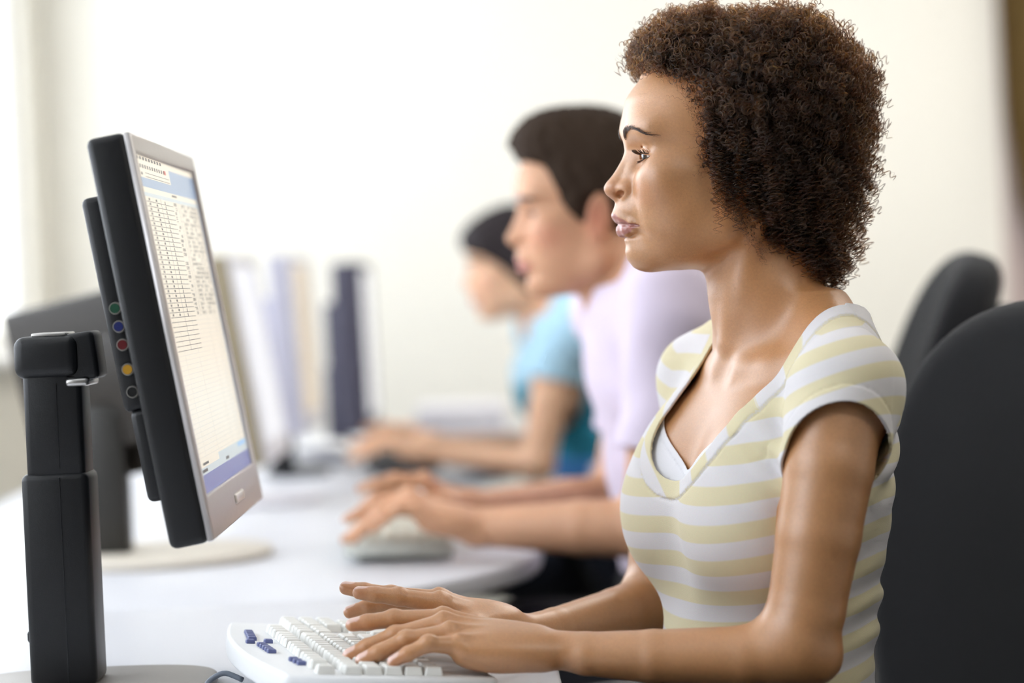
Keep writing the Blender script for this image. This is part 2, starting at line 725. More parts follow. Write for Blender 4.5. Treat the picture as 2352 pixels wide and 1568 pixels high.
# ------------------------------------------------------------------ heads
def head_ops(fr, v):
    """a head and neck in millimetres round the ear axis (a forward, b left, c up)"""
    g = v.get
    o = []
    k = fr.s * 1000.0

    def u(f, kk): o.append(U(f, kk * 0.001 * k))
    def s(f, kk): o.append(S(f, kk * 0.001 * k))
    nz, jaw, cw = g('nose', 1.0), g('jaw', 1.0), g('cheek', 1.0)
    u(p_ell(fr, (14, 0, 48), (96, 72, 80)), 1)
    u(p_ell(fr, (60, 0, 50), (49, 58, 46)), 14)
    u(p_ell(fr, (52, 0, -14), (50, 56 * cw, 66)), 18)
    u(p_ell(fr, (71, 0, -38), (43, 33, 34)), 14)
    for b in (1, -1):
        u(p_ell(fr, (72, b * 43 * cw, -2), (22, 18, 17)), 18)
        u(p_ell(fr, (64, b * 33, -40), (33, 22, 36)), 18)
        u(p_cap(fr, (86, b * 12, -78), (20, b * 47 * jaw, -54), 12 * jaw, 13), 18)
        u(p_cap(fr, (20, b * 47 * jaw, -54), (8, b * 53, -2), 12, 11), 24)
        u(p_ell(fr, (42, b * 44, -28), (32, 14, 34)), 24)
        u(p_ell(fr, (90, b * 27, 42), (13, 22, 12)), 20)
        u(p_ell(fr, (82, b * 34, -6), (17, 21, 22)), 22)
    u(p_ell(fr, (94, 0, -75), (17.5, 19 * jaw, 16)), 12)
    u(p_ell(fr, (54, 0, -70), (44, 40, 23)), 14)
    # neck
    nr = g('neck', 1.0)
    u(p_cap(fr, (-14, 0, -40), (-24, 0, -125), 51 * nr, 50 * nr, ((0, 1, 0), 0.93)), 20)
    u(p_cap(fr, (-24, 0, -120), (-34, 0, -185), 50 * nr, 56 * nr, ((0, 1, 0), 0.98)), 20)
    for b in (1, -1):   # neck muscles
        u(p_cap(fr, (-8, b * 50, -48), (14, b * 16, -165), 10, 8), 14)
    if g('adam'):
        u(p_ell(fr, (28, 0, -125), (10, 8, 10)), 10)
    # eye sockets and lids
    for b in (1, -1):
        s(p_ell(fr, (109, b * 32, 19), (13, 19, 10.5)), 16)
        s(p_ell(fr, (107, b * 20, 15), (9, 6, 9)), 9)
    # nose
    u(p_cap(fr, (101, 0, 30), (118.5, 0, -8), 7.0, 9.0 * nz), 9)
    for b in (1, -1):
        u(p_cap(fr, (95, b * 7, 20), (107, b * 9, -8), 7.5, 8.0), 8)
    u(p_ell(fr, (119.5 * 1.0 + (nz - 1) * 20, 0, -11.5), (10.8, 10.5, 9.8)), 5)
    u(p_cap(fr, (112, 0, -19), (118, 0, -17.5), 4.6, 4.8), 4)
    for b in (1, -1):
        u(p_ell(fr, (108.5, b * 12.6, -13.0), (11, 6.6, 9.2), (0, 0, -12 * b)), 3.0)
        s(p_ell(fr, (115.0, b * 10.8, -18.6), (7.0, 7.2, 4.1), (b * 20, 12, -16 * b)), 1.2)
    # mouth
    u(p_ell(fr, (102, 0, -33), (16.5, 20, 15)), 12)
    s(p_cap(fr, (122, 0, -26), (122.5, 0, -33), 2.0, 2.6), 3)
    for b in (1, -1):
        u(p_chain(fr, [(116.0, b * 3.5, -40.9), (113.2, b * 10, -42.0), (107, b * 18, -45.4), (99.5, b * 24.5, -48)], [6.0, 5.4, 3.8, 1.6], 0.003), 4.0)
        u(p_chain(fr, [(113.4, 0, -52.9), (110.6, b * 9, -52.6), (104.5, b * 17, -50.8), (99, b * 23, -48.8)], [6.5, 5.8, 3.7, 1.4], 0.003), 4.0)
    for b in (1, -1):
        s(p_chain(fr, [(120.2, 0, -46.6), (118.6, b * 6, -46.4), (114.4, b * 14, -47.0), (107.0, b * 21, -47.9), (101.0, b * 25, -48.7), (97.5, b * 27.5, -49.3)], [1.4, 1.4, 1.4, 1.3, 1.1, 0.6], 0.001), 1.5)
    s(p_ell(fr, (118, 0, -64.5), (6.5, 17, 4.2)), 7)
    # lids
    for b in (1, -1):
        E = (85.0, b * 31.5, 17.8)
        u(p_ell(fr, E, (13.7, 14.4, 13.4)), 2.6)
        lo, hi = g('lid', (-23, 9))
        c, sn = math.cos, math.sin
        yw = rad(9 * b)
        o0 = fr.w(E[0] + 1.8, E[1], E[2])

        def wedge(P, o0=o0, yw=yw, lo=lo, hi=hi, b=b):
            q = ((P - o0.astype(np.float32)) @ fr.R.T.astype(np.float32)) / np.float32(fr.s)
            da = q[:, 0] * c(yw) - q[:, 1] * sn(yw)
            dc = q[:, 2] + 0.11 * b * q[:, 1]
            up = dc * c(rad(hi)) - da * sn(rad(hi))
            dn = -dc * c(rad(-lo)) - da * sn(rad(-lo))
            ball = np.sqrt((q[:, 0] + 1.8)**2 + q[:, 1]**2 + q[:, 2]**2) - 18.0
            return np.maximum(np.maximum(np.maximum(up, dn), -da + 0.5), ball) * fr.s
        s(wedge, 0.8)
        cr = []
        for th, el in ((-60, 30), (-32, 36), (0, 36), (30, 29), (58, 17), (80, 2)):
            t_, e_ = rad(th), rad(el)
            cr.append((E[0] + 14.5 * math.cos(t_) * math.cos(e_), E[1] + b * 14.8 * math.sin(t_) * math.cos(e_), E[2] + 14.2 * math.sin(e_)))
        s(p_chain(fr, cr, [0.7, 0.9, 1.0, 1.0, 0.9, 0.6], 0.001), 1.6)
    # ears
    ea = g('ear', 0)
    for b in (1, -1):
        u(p_ell(fr, (-1 + ea, b * 72, 6), (17, 5, 30), (b * -10, -10, b * 18)), 5)
        s(p_ell(fr, (2 + ea, b * 78, 6), (9, 4.5, 17), (b * -10, -10, b * 18)), 3)
        u(p_ell(fr, (12 + ea, b * 71, 0), (4, 4, 6)), 3)
        u(p_ell(fr, (4 + ea, b * 71, -19), (7.5, 4, 8)), 4)
    return o


def lip_mask(fr, P):
    q = fr.loc(P)
    ab = np.abs(q[:, 1])
    cu = np.interp(ab, [0, 4, 9, 15, 20, 24.5], [-36.2, -35.2, -37.2, -41.3, -45.2, -48.6])
    cl = np.interp(ab, [0, 5, 10, 15, 20, 25.5], [-59.8, -59.4, -58.0, -55.8, -52.8, -49.2])
    m = sstep(q[:, 2], cl - 0.6, cl + 0.6) * (1 - sstep(q[:, 2], cu - 0.6, cu + 0.6))
    return m * (q[:, 0] > 92) * (1 - sstep(ab, 24.5, 26))


def profile_warp(fr, V, prof, cmin, cmax):
    """moves the midline of the face on to a given profile (forward distance at each height)"""
    q = fr.loc(V)
    mid = (np.abs(q[:, 1]) < 2.5) & (q[:, 0] > 60) & (q[:, 2] > cmin - 6) & (q[:, 2] < cmax + 6)
    bins = np.arange(cmin - 6, cmax + 6, 1.5)
    idx = np.digitize(q[mid, 2], bins)
    cur = np.array([q[mid, 0][idx == i].max() if (idx == i).any() else np.nan for i in range(1, len(bins))])
    zc = 0.5 * (bins[1:] + bins[:-1])
    ok = ~np.isnan(cur)
    prof = np.array(sorted(prof))
    tgt = np.interp(zc, prof[:, 0], prof[:, 1])
    dl = np.where(ok, tgt - np.where(ok, cur, 0), 0)
    ker = np.exp(-0.5 * (np.arange(-3, 4) / 1.2)**2)
    dl = np.convolve(dl, ker / ker.sum(), 'same')
    dl = np.clip(dl, -9, 9)
    fade = sstep(zc, cmin - 6, cmin + 2) * (1 - sstep(zc, cmax - 4, cmax + 6))
    dv = np.interp(q[:, 2], zc, dl * fade, 0, 0)
    wid = np.interp(q[:, 2], [-90, -60, -45, -25, 0, 20, 35, 100], [20, 18, 16, 14, 9, 11, 30, 40])
    wgt = np.exp(-(q[:, 1] / wid)**2) * sstep(q[:, 0], 55, 90)
    return (V + (dv * wgt * fr.s)[:, None] * fr.R[0]).astype(np.float32)


def eyeball(fr, b, parent, name='eye', gaze=(9, -5), iris=(70, 48, 28)):
    m = bpy.data.materials.get('eyeball_%d' % iris[0])
    if m is None:
        m, nt, bs = new_mat('eyeball_%d' % iris[0])
        tc = nt.nodes.new('ShaderNodeTexCoord')
        sx = nt.nodes.new('ShaderNodeSeparateXYZ')
        nt.links.new(tc.outputs['Object'], sx.inputs[0])
        rp = nt.nodes.new('ShaderNodeValToRGB')
        e = rp.color_ramp.elements
        e[0].position, e[0].color = 0.0, srgb(225, 222, 220)
        e[1].position, e[1].color = 1.0, srgb(8, 6, 5)
        for pos, colr in ((0.865, srgb(222, 216, 212)), (0.885, srgb(30, 22, 18)), (0.90, srgb(*iris)), (0.955, srgb(*iris)), (0.965, srgb(8, 6, 5))):
            x = e.new(pos)
            x.color = colr
        mu = nt.nodes.new('ShaderNodeMath')
        mu.operation = 'MULTIPLY'
        mu.inputs[1].default_value = 1 / 0.012
        nt.links.new(sx.outputs['X'], mu.inputs[0])
        nt.links.new(mu.outputs[0], rp.inputs['Fac'])
        nt.links.new(rp.outputs['Color'], bs.inputs['Base Color'])
        bs.inputs['Roughness'].default_value = 0.08
        bs.inputs['Coat Weight'].default_value = 0.6
    bm = bmesh.new()
    bmesh.ops.create_uvsphere(bm, u_segments=48, v_segments=32, radius=0.0121 * fr.s * 1000)
    o = finish(name, bm, m, parent)
    R = Matrix(fr.R.tolist()).transposed()
    gz = Matrix.Rotation(rad(gaze[0]), 3, 'Z') @ Matrix.Rotation(rad(-gaze[1]), 3, 'Y')
    M = (R @ gz).to_4x4()
    M.translation = Vector(fr.w(84.8, b * 31.5, 17.8))
    o.matrix_world = M
    return o


def curves_obj(name, strands, radii, material, parent):
    """strands: list of (n,3) arrays; radii: per-strand root radius (tapered)"""
    c = bpy.data.hair_curves.new(name)
    c.add_curves([len(s) for s in strands])
    pos = np.concatenate(strands).astype(np.float32)
    c.points.foreach_set('position', pos.ravel())
    rr = np.concatenate([np.linspace(1, 0.55, len(s)) * r for s, r in zip(strands, radii)]).astype(np.float32)
    a = c.attributes.get('radius') or c.attributes.new('radius', 'FLOAT', 'POINT')
    a.data.foreach_set('value', rr)
    c.materials.append(material)
    o = bpy.data.objects.new(name, c)
    COL.objects.link(o)
    o.parent = parent
    return o


def cut_shell(V, Q, g, thick, h):
    """trims a surface where g < 0, snaps the rim to g = 0 and gives the sheet a thickness"""
    gv = g(V)
    keep = (gv[Q] > -0.9 * h).all(1) & (gv[Q].max(1) > 0)
    Q = Q[keep]
    used = np.unique(Q)
    re = np.full(len(V), -1)
    re[used] = np.arange(len(used))
    V, Q, gv = V[used].copy(), re[Q], gv[used]
    e = 0.0006
    bad = np.where(gv < 0.0)[0]
    for _ in range(2):
        P = V[bad]
        g0 = g(P)
        G = np.stack([(g(P + np.eye(3, dtype=np.float32)[k] * e) - g0) / e for k in range(3)], 1)
        G /= np.maximum((G**2).sum(1), 0.3)[:, None]
        stp = -g0[:, None] * G
        V[bad] = P + np.clip(stp, -2 * h, 2 * h)
    # vertex normals
    n = np.cross(V[Q[:, 2]] - V[Q[:, 0]], V[Q[:, 3]] - V[Q[:, 1]])
    N = np.zeros_like(V)
    for k in range(4):
        for m in range(3):
            N[:, m] += np.bincount(Q[:, k], n[:, m], len(V))
    N /= np.linalg.norm(N, axis=1)[:, None] + 1e-12
    # boundary edges
    ed = np.concatenate([Q[:, [k, (k + 1) % 4]] for k in range(4)])
    key = np.sort(ed, 1)
    kk = key[:, 0].astype(np.int64) * len(V) + key[:, 1]
    u, inv, cnt = np.unique(kk, return_inverse=True, return_counts=True)
    be = ed[cnt[inv] == 1]
    # smooth the rim along its length
    nb = np.zeros((len(V), 3))
    c = np.zeros(len(V))
    for it in range(6):
        nb[:] = 0
        c[:] = 0
        for a, b in ((be[:, 0], be[:, 1]), (be[:, 1], be[:, 0])):
            for m in range(3):
                nb[:, m] += np.bincount(a, V[b, m], len(V))
            c += np.bincount(a, minlength=len(V))
        w = np.where(c == 2)[0]
        V[w] += (0.5 * (nb[w] / 2 - V[w])).astype(np.float32)
    Vi = V - N * thick
    k = len(V)
    rim = np.stack([be[:, 1], be[:, 0], be[:, 0] + k, be[:, 1] + k], 1)
    VV = np.concatenate([V, Vi])
    QQ = np.concatenate([Q, Q[:, ::-1] + k, rim])
    return VV.astype(np.float32), QQ, k


# ------------------------------------------------------------------ the room
M_WALL = mat('wall_paint', srgb(248, 244, 233), 0.9, noise=0.01, nscale=3, bump=0.05, bscale=80, spec=0.2)
M_CEIL = mat('ceiling_paint', srgb(248, 246, 242), 0.9, noise=0.01, nscale=3, spec=0.2)
M_FLOOR = mat('dark_carpet', srgb(58, 55, 54), 0.95, noise=0.2, nscale=120, bump=0.6, bscale=500, spec=0.1)
M_WHITE = mat('white_laminate', srgb(212, 213, 218), 0.38, noise=0.01, nscale=8)
M_TRIM = mat('white_trim', srgb(240, 238, 234), 0.5, noise=0.01)
M_GREY = mat('warm_grey_paint', srgb(196, 178, 172), 0.7, noise=0.03, nscale=6)
M_BLACK = mat('black_plastic', srgb(17, 18, 21), 0.42, noise=0.06, nscale=60, bump=0.12, bscale=900, spec=0.45)
M_BLACK2 = mat('black_gloss', srgb(20, 21, 25), 0.28, noise=0.05, nscale=60)
M_SILVER = mat('silver_plastic', srgb(205, 200, 198), 0.34, 0.35, noise=0.03, nscale=90)
M_STEEL = mat('steel', srgb(190, 188, 186), 0.3, 0.9, noise=0.03)
M_FABRIC = cloth_mat('black_fabric', srgb(22, 22, 25), 0.9, 1600, 0.5, 0.12)


def structure(o):
    o['kind'] = 'structure'
    return o


def solid(name, x0, x1, y0, y1, z0, z1, m):
    return structure(box(name, (x1 - x0, y1 - y0, z1 - z0), ((x0 + x1) / 2, (y0 + y1) / 2, (z0 + z1) / 2), material=m))


XL, XR, YB, YF, ZC = -1.40, 3.4, 6.9, -4.2, 2.7
solid('floor', XL - 0.3, XR + 0.2, YF - 0.2, YB + 0.2, -0.12, 0, M_FLOOR)
solid('ceiling', XL - 0.3, XR + 0.2, YF - 0.2, YB + 0.2, ZC, ZC + 0.12, M_CEIL)
solid('wall_back', XL - 0.3, 1.52, YB, YB + 0.2, 0, ZC, M_WALL)
solid('wall_right', XR, XR + 0.2, YF, YB + 0.6, 0, ZC, M_WALL)
solid('wall_front', XL - 0.3, XR + 0.2, YF - 0.2, YF, 0, ZC, M_WALL)
# the recess at the end of the back wall, painted warm grey
solid('wall_recess', 1.52, XR, YB + 0.4, YB + 0.6, 0, ZC, M_GREY)
solid('trim_1', 1.52, 1.60, YB - 0.015, YB + 0.4, 0, ZC, M_GREY)
solid('baseboard_back', XL, 1.52, YB - 0.015, YB, 0, 0.09, M_TRIM)
# left wall with a long window
WY0, WY1, WZ0, WZ1 = 0.5, 6.62, 0.98, 2.52
solid('wall_left', XL - 0.18, XL, YF, WY0, 0, ZC, M_WALL)
solid('wall_left_end', XL - 0.18, XL, WY1, YB, 0, ZC, M_WALL)
solid('wall_left_sill', XL - 0.18, XL, WY0, WY1, 0, WZ0, M_WALL)
solid('wall_left_head', XL - 0.18, XL, WY0, WY1, WZ1, ZC, M_WALL)
win = structure(empty('window_1', (XL - 0.06, WY0, WZ0)))
gm = bpy.data.materials.new('window_glass')
gm.use_nodes = True
_n = gm.node_tree.nodes
_n.clear()
_o, _t, _g, _x = _n.new('ShaderNodeOutputMaterial'), _n.new('ShaderNodeBsdfTransparent'), _n.new('ShaderNodeBsdfGlossy'), _n.new('ShaderNodeMixShader')
_g.inputs['Roughness'].default_value = 0.02
_x.inputs[0].default_value = 0.05
gm.node_tree.links.new(_t.outputs[0], _x.inputs[1])
gm.node_tree.links.new(_g.outputs[0], _x.inputs[2])
gm.node_tree.links.new(_x.outputs[0], _o.inputs['Surface'])
npan = 5
pw = (WY1 - WY0) / npan
for i in range(npan):
    box('window_pane', (0.006, pw - 0.06, WZ1 - WZ0 - 0.08), (0, pw * (i + 0.5), (WZ1 - WZ0) / 2), material=gm, parent=win)
for i in range(npan + 1):
    box('window_frame', (0.05, 0.05, WZ1 - WZ0), (0, min(max(pw * i, 0.025), WY1 - WY0 - 0.025), (WZ1 - WZ0) / 2), bev=0.004, seg=1, material=M_TRIM, parent=win)
for z in (0.025, WZ1 - WZ0 - 0.025):
    box('window_frame', (0.052, WY1 - WY0, 0.05), (0, (WY1 - WY0) / 2, z), bev=0.004, seg=1, material=M_TRIM, parent=win)
box('window_sill', (0.16, WY1 - WY0 + 0.04, 0.03), (0.10, (WY1 - WY0) / 2, -0.016), bev=0.006, seg=2, material=M_TRIM, parent=win)


# fill lamps, added out of view on the ceiling to brighten room and back wall
def fill_lamp(x, y, which, power):
    t = empty('fill_lamp', (x, y, ZC))
    tag(t, which, 'fill lamp', 'added fill lamps')
    box('fill_lamp_housing', (1.22, 0.32, 0.05), (0, 0, -0.026), bev=0.006, seg=2, material=M_TRIM, parent=t)
    em, ent, eb = new_mat('fill_lamp_diffuser')
    eb.inputs['Base Color'].default_value = srgb(250, 248, 240)
    eb.inputs['Emission Color'].default_value = (1.0, 0.95, 0.88, 1)
    eb.inputs['Emission Strength'].default_value = power
    box('fill_lamp_diffuser', (1.16, 0.26, 0.02), (0, 0, -0.056), bev=0.004, seg=1, material=em, parent=t)


for (x, y, pw_, wh) in ((1.3, 0.5, 14, 'added unseen fill lamp on the camera side of the room'), (1.3, 3.0, 14, 'added unseen fill lamp above the woman with curly hair'),
                        (1.4, 5.3, 34, 'added unseen fill lamp brightening the back wall')):
    fill_lamp(x, y, wh, pw_)


# the brown curtain drawn to the right of the back wall
def curtain():
    V, Q = [], []
    zs = np.linspace(0.55, 2.62, 34)
    us = np.linspace(0, 1, 110)
    for z in zs:
        left = np.interp(z, [0.55, 1.0, 1.30, 1.57, 1.9, 2.62], [1.78, 1.66, 1.548, 1.515, 1.506, 1.50])
        right = np.interp(z, [0.55, 1.0, 2.62], [2.30, 2.25, 2.65])
        for u in us:
            x = left + (right - left) * u
            y = YB - 0.10 + 0.045 * math.sin(u * 46 + 0.5 * math.sin(z * 2)) * (0.35 + 0.65 * min(1, u * 8))
            V.append((x, y, z))
    n = len(us)
    for i in range(len(zs) - 1):
        for j in range(n - 1):
            Q.append((i * n + j, i * n + j + 1, (i + 1) * n + j + 1, (i + 1) * n + j))
    t = empty('curtain', (1.9, YB - 0.1, 0))
    o = link('drape', mesh_np('drape', np.array(V) - np.array([1.9, YB - 0.1, 0]), np.array(Q)), cloth_mat('olive_brown_drape', srgb(92, 72, 34), 0.85, 500, 0.4, 0.1), t, True)
    md = o.modifiers.new('thickness', 'SOLIDIFY')
    md.thickness = 0.006
    tube('curtain_rod', [(-0.45, 0, 2.635), (0.80, 0, 2.635)], 0.014, M_STEEL, t)
    for i in range(10):
        bm = bmesh.new()
        bmesh.ops.create_cone(bm, segments=14, radius1=0.022, radius2=0.022, depth=0.008, cap_ends=True)
        r = finish('curtain_ring', bm, M_STEEL, t)
        r.location = (-0.36 + 0.122 * i, 0, 2.635)
        r.rotation_euler = (0, rad(90), 0)
    tag(t, 'olive brown curtain hanging at the right end of the back wall', 'curtain')


curtain()


# ------------------------------------------------------------------ desks
def desk(y0, y1, label):
    t = empty('desk', (-0.55, (y0 + y1) / 2, 0))
    tag(t, label, 'desk', 'white desks standing in a row')
    ox, oy = t.location.x, t.location.y
    pts = [(-1.0, y0), (-0.22, y0)]
    L = y1 - y0
    prof = [(0.0, -0.215), (0.03, -0.19), (0.075, -0.145), (0.14, -0.095), (0.20, -0.05), (0.28, 0.0), (0.38, 0.028), (0.50, 0.036)]
    prof = prof + [(L - d, x) for d, x in reversed(prof)]
    pts = [(-1.0, y0)] + [(x, y0 + d) for d, x in prof] + [(-1.0, y1)]
    # smooth the front
    P = np.array(pts)
    front = P[1:-1]
    tt = np.linspace(0, len(front) - 1, 70)
    fx = np.interp(tt, np.arange(len(front)), front[:, 0])
    fy = np.interp(tt, np.arange(len(front)), front[:, 1])
    for _ in range(14):
        fx[1:-1] = 0.25 * fx[:-2] + 0.5 * fx[1:-1] + 0.25 * fx[2:]
        fy[1:-1] = 0.25 * fy[:-2] + 0.5 * fy[1:-1] + 0.25 * fy[2:]
    out = [(-1.0 - ox, y0 - oy)] + [(a - ox, b - oy) for a, b in zip(fx, fy)] + [(-1.0 - ox, y1 - oy)]
    prism('desk_top', out, 0.697, 0.725, M_WHITE, t, bev=0.006, seg=3)
    for dy in (y0 + 0.30, y1 - 0.30):
        box('leg_panel', (0.56, 0.028, 0.60), (-0.12, dy - oy, 0.396), bev=0.004, seg=1, material=M_WHITE, parent=t)
        box('foot', (0.62, 0.06, 0.035), (-0.10, dy - oy, 0.096 - 0.0775), bev=0.006, seg=2, material=M_BLACK, parent=t)
        box('leg_post', (0.05, 0.05, 0.07), (-0.12, dy - oy, 0.0655), bev=0.004, seg=1, material=M_BLACK, parent=t)
    box('modesty_panel', (0.018, L - 0.66, 0.36), (-0.36, 0, 0.50), bev=0.003, seg=1, material=M_WHITE, parent=t)
    return t


desk(1.10, 2.738, 'white wavy fronted desk under the striped top woman and her keyboard')
desk(2.744, 4.395, 'white wavy fronted desk under the hands of the man')
desk(4.401, 6.05, 'white wavy fronted desk farthest back, at the woman in turquoise')


# ------------------------------------------------------------------ monitors
def frame_ring(name, w, h, l, r, t, b, depth, m, parent):
    """flat frame in the yz plane with an opening; front at x = 0; l is the -y side"""
    bm = bmesh.new()
    o = [(-w / 2, -h / 2), (w / 2, -h / 2), (w / 2, h / 2), (-w / 2, h / 2)]
    i = [(-w / 2 + l, -h / 2 + b), (w / 2 - r, -h / 2 + b), (w / 2 - r, h / 2 - t), (-w / 2 + l, h / 2 - t)]
    vo = [bm.verts.new((0, y, z)) for y, z in o]
    vi = [bm.verts.new((0, y, z)) for y, z in i]
    fs = [bm.faces.new((vo[k], vo[(k + 1) % 4], vi[(k + 1) % 4], vi[k])) for k in range(4)]
    ex = bmesh.ops.extrude_face_region(bm, geom=fs)
    for v in ex['geom']:
        if isinstance(v, bmesh.types.BMVert):
            v.co.x = depth
    bmesh.ops.recalc_face_normals(bm, faces=bm.faces)
    es = [e for e in bm.edges if abs(e.verts[0].co.x - depth) < 1e-6 and abs(e.verts[1].co.x - depth) < 1e-6 and e.calc_face_angle(0) > 0.5]
    bmesh.ops.bevel(bm, geom=es, offset=min(0.0022, depth * 0.4), segments=2, profile=0.5, affect='EDGES')
    return finish(name, bm, m, parent, True)


def emit_mat(name, col, strength=1.0, gloss=True):
    m, nt, b = new_mat(name)
    b.inputs['Base Color'].default_value = (0.02, 0.02, 0.02, 1)
    b.inputs['Roughness'].default_value = 0.25
    tc = nt.nodes.new('ShaderNodeTexCoord')
    n = nt.nodes.new('ShaderNodeTexNoise')
    n.inputs['Scale'].default_value = 3
    nt.links.new(tc.outputs['Object'], n.inputs['Vector'])
    mx = nt.nodes.new('ShaderNodeMix')
    mx.data_type = 'RGBA'
    c = np.array(col[:3])
    mx.inputs['A'].default_value = (*(c * 0.97), 1)
    mx.inputs['B'].default_value = (*(c * 1.03), 1)
    nt.links.new(n.outputs['Fac'], mx.inputs['Factor'])
    nt.links.new(mx.outputs['Result'], b.inputs['Emission Color'])
    b.inputs['Emission Strength'].default_value = strength
    m.cycles.emission_sampling = 'NONE'
    return m


def quads_yz(name, rects, x, m, parent):
    """flat print: list of (y0, z0, y1, z1)"""
    V, Q = [], []
    for y0, z0, y1, z1 in rects:
        k = len(V)
        V += [(x, y0, z0), (x, y1, z0), (x, y1, z1), (x, y0, z1)]
        Q.append((k, k + 1, k + 2, k + 3))
    return link(name, mesh_np(name, np.array(V), np.array(Q)), m, parent)


SEG = {'0': 'abcdef', '1': 'bc', '2': 'abged', '3': 'abgcd', '4': 'fgbc', '5': 'afgcd', '6': 'afgedc', '7': 'abc', '8': 'abcdefg', '9': 'abcdfg'}


def digit_rects(ch, y, z, w, h, s):
    r = []
    for c in SEG[ch]:
        r.append({'a': (y, z + h - s, y + w, z + h), 'g': (y, z + h / 2 - s / 2, y + w, z + h / 2 + s / 2), 'd': (y, z, y + w, z + s),
                  'f': (y, z + h / 2, y + s, z + h), 'b': (y + w - s, z + h / 2, y + w, z + h), 'e': (y, z, y + s, z + h / 2), 'c': (y + w - s, z, y + w, z + h / 2)}[c])
    return r


def near_monitor():
    root = empty('computer_monitor', (-0.449, 2.2, 0.725))
    tag(root, 'large black and silver monitor on a post showing a spreadsheet, nearest the camera', 'monitor', 'computer monitors in a row')
    ctr = Vector((-0.3025 + 0.449, 0, 1.067 - 0.725))
    rot = (0, rad(-9.1), 0)
    R = Euler(rot).to_matrix()

    def put(o, lx, ly, lz, extra=None):
        o.location = ctr + R @ Vector((lx, ly, lz))
        o.rotation_euler = rot if extra is None else (R @ Euler(extra).to_matrix()).to_euler()
        return o
    W, H = 0.40, 0.373
    put(box('casing', (0.036, W, H), bev=0.007, seg=4, material=M_BLACK, parent=root), -0.0185 - 0.0035, 0, 0)
    bz = frame_ring('bezel', W - 0.002, H - 0.002, 0.013, 0.013, 0.0175, 0.040, 0.0062, M_SILVER, root)
    put(bz, -0.0052, 0, 0)
    m_blue = emit_mat('screen_desktop_blue', srgb(150, 170, 196), 0.85)
    m_cream = emit_mat('screen_sheet_cream', srgb(236, 226, 208), 0.86)
    m_bar = emit_mat('screen_bar_grey', srgb(196, 204, 206), 0.9)
    m_ink = emit_mat('screen_ink', srgb(70, 66, 66), 0.8)
    m_faint = emit_mat('screen_grid_line', srgb(206, 200, 192), 0.9)
    m_task = emit_mat('screen_task_blue', srgb(120, 126, 178), 0.8)
    m_red = emit_mat('screen_icon_red', srgb(206, 70, 60), 0.8)
    sy0, sy1 = -W / 2 + 0.013, W / 2 - 0.013
    sz0, sz1 = -H / 2 + 0.040, H / 2 - 0.0175
    SW, SH = sy1 - sy0, sz1 - sz0
    scr = box('screen', (0.002, SW + 0.004, SH + 0.004), material=m_blue, parent=root)
    put(scr, -0.0042, 0, (sz0 + sz1) / 2)
    zc = (sz0 + sz1) / 2

    def rc(u0, v0, u1, v1):       # fractions of the screen, v downwards
        return (sy0 + u0 * SW, sz1 - v1 * SH - zc, sy0 + u1 * SW, sz1 - v0 * SH - zc)

    def sub(name, rects, x, m):
        return quads_yz(name, rects, x, m, scr)
    sub('task_bar', [rc(0, 0.945, 1, 1.0)], 0.0012, m_task)
    sub('tool_bar', [rc(0, 0, 1, 0.022), rc(0, 0.022, 0.55, 0.068)], 0.0012, m_cream)
    icons = []
    for k in range(9):
        icons.append(rc(0.05 + 0.045 * k, 0.006, 0.075 + 0.045 * k, 0.015))
    for k in range(12):
        icons.append(rc(0.04 + 0.037 * k, 0.029, 0.058 + 0.037 * k, 0.040))
    icons += [rc(0.14, 0.052, 0.53, 0.0535), rc(0.14, 0.063, 0.53, 0.0645), rc(0.03, 0.053, 0.05, 0.061), rc(0.08, 0.053, 0.10, 0.061)]
    sub('menu_marks', icons, 0.0015, m_ink)['kind'] = 'stuff'
    sub('red_icon', [rc(0.46, 0.028, 0.485, 0.041)], 0.0017, m_red)
    sub('sheet_window', [rc(0.055, 0.096, 0.985, 0.925)], 0.0012, m_cream)
    sub('status_bar', [rc(0.055, 0.925, 0.985, 0.945)], 0.0014, m_bar)
    sub('scroll_bar', [rc(0.40, 0.905, 0.985, 0.925)], 0.0014, m_bar)
    sub('column_header', [rc(0.055, 0.112, 0.985, 0.124)], 0.0014, m_bar)
    sub('scroll_thumb', [rc(0.80, 0.908, 0.96, 0.922)], 0.0016, emit_mat('screen_thumb', srgb(150, 190, 226), 0.9))
    ink, faint = [rc(0.52, 0.101, 0.60, 0.107)], []
    rng = random.Random(3)
    pit = 0.0143
    for k in range(54):
        v = 0.138 + pit * k
        if v > 0.90:
            break
        faint.append(rc(0.06, v, 0.98, v + 0.0010))
        if k < 32:
            ink.append(rc(0.075, v, 0.50, v + 0.0018))
        if k < 25:
            vt = v - 0.0115
            ink += [rc(0.11, vt + 0.002, 0.13, vt + 0.009), rc(0.22, vt + 0.002, 0.24, vt + 0.009), rc(0.365, vt + 0.002, 0.375, vt + 0.012)]
            for u in [0.52, 0.545] + [0.66 + 0.036 * j for j in range(8)]:
                if rng.random() < 0.82:
                    y, z0, y1, z1 = rc(u, vt, u + 0.022, vt + 0.0085)
                    ink += digit_rects(rng.choice('0123456789'), y, z0, y1 - y, z1 - z0, 0.0007)
    for u in (0.30, 0.60, 0.64):
        ink.append(rc(u, 0.124, u + 0.003, 0.138 + pit * (24 if u > 0.5 else 31)))
    for u in (0.18, 0.42, 0.72, 0.86):
        faint.append(rc(u, 0.124, u + 0.003, 0.905))
    ink += [rc(0.07, 0.930, 0.16, 0.939), rc(0.52, 0.930, 0.58, 0.939), rc(0.10, 0.912, 0.2, 0.919)]
    for nm, ls, x, m in (('grid_lines', faint, 0.0014, m_faint), ('figures', ink, 0.0016, m_ink)):
        sub(nm, ls, x, m)['kind'] = 'stuff'
